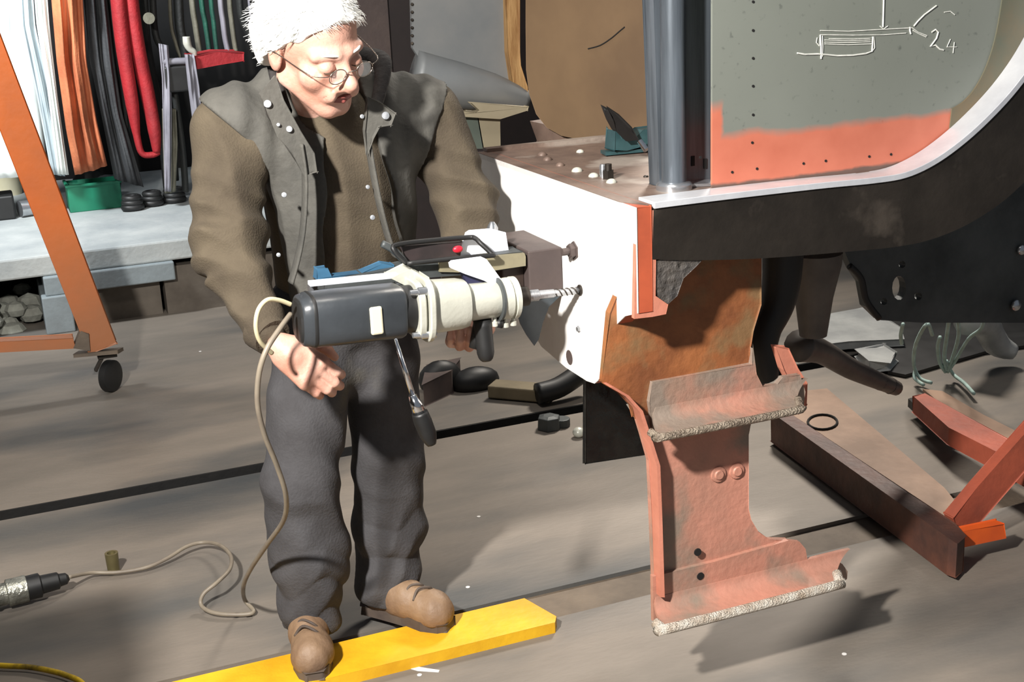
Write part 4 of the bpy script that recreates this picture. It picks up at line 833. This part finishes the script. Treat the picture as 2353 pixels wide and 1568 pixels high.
obj('jumper', polygonize(jm, (.30,2.5,.72), (1.2,3.2,1.45), .0045), 'jumper', mn, smooth=2)
for P in ((WR+A(-.016,.045,.016), WR+A(-.002,.010,.002)), (WL_+A(.012,.045,.022), WL_+A(.002,.012,.006))): obj('cuff', tube(P, [.048,.042], 20), 'jumper', mn, smooth=True)
# gilet: padded shell open at the front
def gcut(p):                                                    # opening wedge, only on the front half
    x, y, z = p[:, 0], p[:, 1], p[:, 2]
    xc = .748+.10*(1.30-z)*.45; w = .060+.055*np.clip((1.28-z)/.4, 0, 1); fr_ = y-2.90
    return np.maximum(np.abs(x-xc-.004*np.sin(z*40))-w, fr_)
def pads(p):
    x, y, z = p[:, 0], p[:, 1], p[:, 2]
    return .0022*np.sin((x-.05*z)*110+1.5*np.sin(z*17))*(y < 3.0)+.006*(.4-cre(x*26+z*9+1.3*np.sin(z*11+x*5)))+.003*np.sin(z*34+x*20)
gt = SDF().rc(A(.735,2.955,.86), A(.735,2.935,1.16), .188, .195, .05, sq=A(1,1.22,1)).rc(A(.545,2.925,1.285), A(.665,2.925,1.385), .084, .062, .05).rc(A(.925,2.96,1.275), A(.775,2.945,1.39), .084, .062, .05).rc(A(.60,2.94,1.24), A(.88,2.96,1.24), .11, .11, .05)
gt.rc(A(.515,2.91,1.30), A(.54,2.92,1.24), .092, .098, .03).rc(A(.965,2.955,1.285), A(.93,2.95,1.24), .088, .095, .03)
gt.fn(pads, 'add')
gt.fn(lambda p: p[:, 2]-(1.415), 'int').fn(gcut, 'cut').fn(lambda p: .84+.02*np.sin(p[:, 0]*20)-p[:, 2], 'int')
gt.fn(lambda p: np.linalg.norm((p-(NK+A(.005,-.03,.03)))*A(1,1,.55), axis=1)-.085, 'cut')
gt.fn(lambda p: np.interp(p[:, 2], [.8,.95,1.10,1.20,1.27,1.33,1.38,1.45], [.60,.600,.585,.565,.525,.470,.43,.40])-p[:, 0]+.004*np.sin(p[:, 1]*30), 'int')
gt.fn(lambda p: p[:, 0]-np.interp(p[:, 2], [.8,1.05,1.15,1.22,1.28,1.34,1.40], [.90,.915,.925,.945,.975,1.02,1.06])+.004*np.sin(p[:, 1]*30), 'int')
obj('gilet', polygonize(gt, (.36,2.6,.80), (1.12,3.25,1.46), .0042), 'gilet', mn, smooth=2)
def ribbon(P, N, h, t, sm=6):
    """band along P leaning along N with height h and thickness t"""
    P = smooth_path(P, sm); N = smooth_path(N, sm); h_ = np.interp(np.linspace(0,1,len(P)), np.linspace(0,1,len(h)), h); v = []; f = []
    for i, (p, n_) in enumerate(zip(P, N)):
        d = nrm(P[min(i+1, len(P)-1)]-P[max(i-1, 0)]); n_ = nrm(n_); o = nrm(np.cross(d, n_))*t/2
        for k in range(5):
            b = p+n_*h_[i]*k/4+np.cross(d, n_)*.012*math.sin(k/4*3.14); v.append(b+o)
        for k in range(5):
            b = p+n_*h_[i]*k/4+np.cross(d, n_)*.012*math.sin(k/4*3.14); v.append(b-o)
    m = len(P)
    for i in range(m-1):
        a, b = i*10, (i+1)*10
        for k in range(4): f.append((a+k, a+k+1, b+k+1, b+k)); f.append((a+5+k, b+5+k, b+5+k+1, a+5+k+1))
        f.append((a, b, b+5, a+5)); f.append((a+4, a+9, b+9, b+4))
    return v, f
cA = [at(668, 262, 'y', 2.765), at(650, 205, 'y', 2.80), at(636, 150, 'y', 2.86), A(.66,2.98,1.42), A(.74,3.00,1.42), A(.83,2.96,1.40), at(862, 165, 'y', 2.84), at(850, 250, 'y', 2.77)]
cN = [A(-.6,-.3,.35), A(-.55,-.2,.5), A(-.4,0,.8), A(-.2,.3,.9), A(.1,.3,.9), A(.3,.2,.8), A(.6,-.1,.4), A(.7,-.2,.25)]
obj('collar', ribbon(cA, cN, (.025,.035,.04,.045,.045,.045,.045,.03), .007), 'cord_', mn, smooth=2, label='dark corduroy collar')
# turned lapels with snaps
lapR = [(600,215),(632,180),(652,230),(690,300),(722,352),(728,395),(700,400),(668,352),(640,312),(612,262)]
lapL = [(848,228),(872,236),(908,262),(898,288),(872,292),(858,318),(846,345),(838,300),(842,262)]
def curved_patch(px, y0, slope, t):
    return prism([at(x, y, 'y', y0) for x, y in px], (0, t, 0))
obj('lapel', curved_patch(lapR, 2.715, 0, .010), 'gilet', mn, bevel=.004)
obj('lapel', curved_patch(lapL, 2.705, 0, .012), 'gilet', mn, bevel=.004)
def placket(P, w, y):
    v = []; f = []
    pts = smooth_path([at(x, yy2, 'y', y) for x, yy2 in P], 6)
    return tube(pts, w, 8, flat=.25)
obj('placket', placket([(690,330),(700,400),(700,470),(694,540),(682,600),(668,650)], .020, 2.725), 'gilet', mn, smooth=2)
obj('placket', placket([(846,330),(858,400),(872,470),(890,540),(908,590)], .022, 2.73), 'gilet', mn, smooth=2)
for x, y, yv, r in ((615,239,2.712,.0085),(640,287,2.712,.004),(665,297,2.712,.007),(653,448,2.728,.006),(640,586,2.735,.005),(886,266,2.702,.009),(832,268,2.712,.005),(845,430,2.725,.005),(856,500,2.722,.006)):
    q = at(x, y, 'y', yv); obj('snap', lathe(q, q+A(-.25,-1,.25), [(-.03,r*.7),(.0,r),(.003,r*.9),(.0032,r*.4)], 14), 'bsteel', mn, smooth=True)
# trousers
def tfold(p):
    x, y, z = p[:, 0], p[:, 1], p[:, 2]
    lowr = np.exp(-((z-.17)/.13)**2); kn = np.exp(-((z-.44)/.10)**2); th = np.exp(-((z-.72)/.12)**2)
    w = np.sin(x*21+y*13)
    return .010*lowr*(.55-puf(z*34+1.0*w+.8*np.sin(x*37+z*10)))+.006*lowr*(.4-cre(z*27-x*32+w*1.4))+.007*kn*(.4-cre(z*26+x*20+w))+.005*th*np.sin(z*40+x*30)+.003*np.sin(x*47+z*16+y*20)+.004*(.4-cre(x*26+z*9+y*12))
tz = SDF().el(A(.73,2.955,.84), A(.185,.125,.12), None).chain([A(.655,2.94,.76), A(.573,2.855,.46), A(.578,2.865,.26), A(.566,2.862,.10)], [.105,.086,.092,.076], .03).chain([A(.815,2.965,.75), A(.812,2.925,.455), A(.806,2.95,.24), A(.785,2.925,.10)], [.100,.086,.086,.080], .03)
tz.rc(A(.655,2.94,.70), A(.80,2.96,.72), .085, .085, .02)
tz.fn(tfold, 'add').fn(lambda p: (.075+.010*np.sin(p[:, 0]*40))-p[:, 2], 'int').fn(lambda p: p[:, 2]-.93, 'int')
obj('trousers', polygonize(tz, (.42,2.66,.04), (1.02,3.2,1.0), .0045), 'trouser', mn, smooth=2)
# boots
def boot(name, heel, toe, zs, top):
    heel = A(*heel); toe = A(*toe); d = nrm(toe-heel); s = np.cross(d, (0,0,1)); L = np.linalg.norm(toe-heel)
    B_ = lambda f_, l, u: heel+d*f_*L+s*l+A(0,0,u+zs)
    u = SDF().rc(B_(.16,0,.045), B_(.45,0,.050), .036, .040, .03).rc(B_(.45,0,.052), B_(.80,0,.042), .042, .046, .03).rc(B_(.74,-.008,.038), B_(.84,.004,.036), .045, .040, .02).rc(B_(.16,0,.05), A(*top), .037, .043, .03).rc(B_(.50,0,.07), A(*top)+A(0,0,-.02), .030, .036, .03)
    u.fn(lambda p: zs+.016-p[:, 2], 'int').fn(lambda p: .0007*np.sin(p@d*150+2*np.sin(p@s*60)), 'add')
    o = obj('boot', polygonize(u, np.minimum(heel, toe)-A(.09,.09,.0)+A(0,0,zs-.01), np.maximum(heel, toe)+A(.09,.09,.22), .0035), 'boot', mn, smooth=2)
    out = [B_(f_, l, 0) for f_, l in ((-.02,-.018),(.02,-.034),(.25,-.036),(.5,-.040),(.75,-.048),(.92,-.036),(.985,-.020),(.985,.020),(.92,.036),(.75,.046),(.5,.036),(.25,.034),(.02,.034),(-.02,.018))]
    obj('sole', prism(out, (0,0,.022)), 'sole', o, smooth=False, bevel=.004)
    for k in range(3):
        a_ = .72-.10*k; hgt_ = .090+.002*k
        obj('lace', tube([B_(a_,-.030,hgt_-.022), B_(a_+.02,-.012,hgt_+.004), B_(a_-.05,.014,hgt_+.008), B_(a_-.06,.034,hgt_-.016)], .0036, 6, 5), 'sole', o, smooth=2)
ft = at(712, 1545, 'z', .035)
boot('boot', (.566, 2.935, 0), (.522, 2.665, 0), .030, (.566, 2.885, .14))
boot('boot', (.735, 2.955, 0), (.892, 2.750, 0), .030, (.785, 2.925, .13))

# repeats share a group phrase
GR = {'strap': 'straps hanging at the back left', 'round_sling': 'bunched lifting slings at the back left', 'hanging_sheet': 'pale sheets hanging at the far left', 'coil': 'dark coils on the platform', 'cloth_heap': 'cloths in the green crate'}
for o in bpy.data.objects:
    k = o.name.split('.')[0]
    if o.parent is None and k in GR: o['group'] = GR[k]
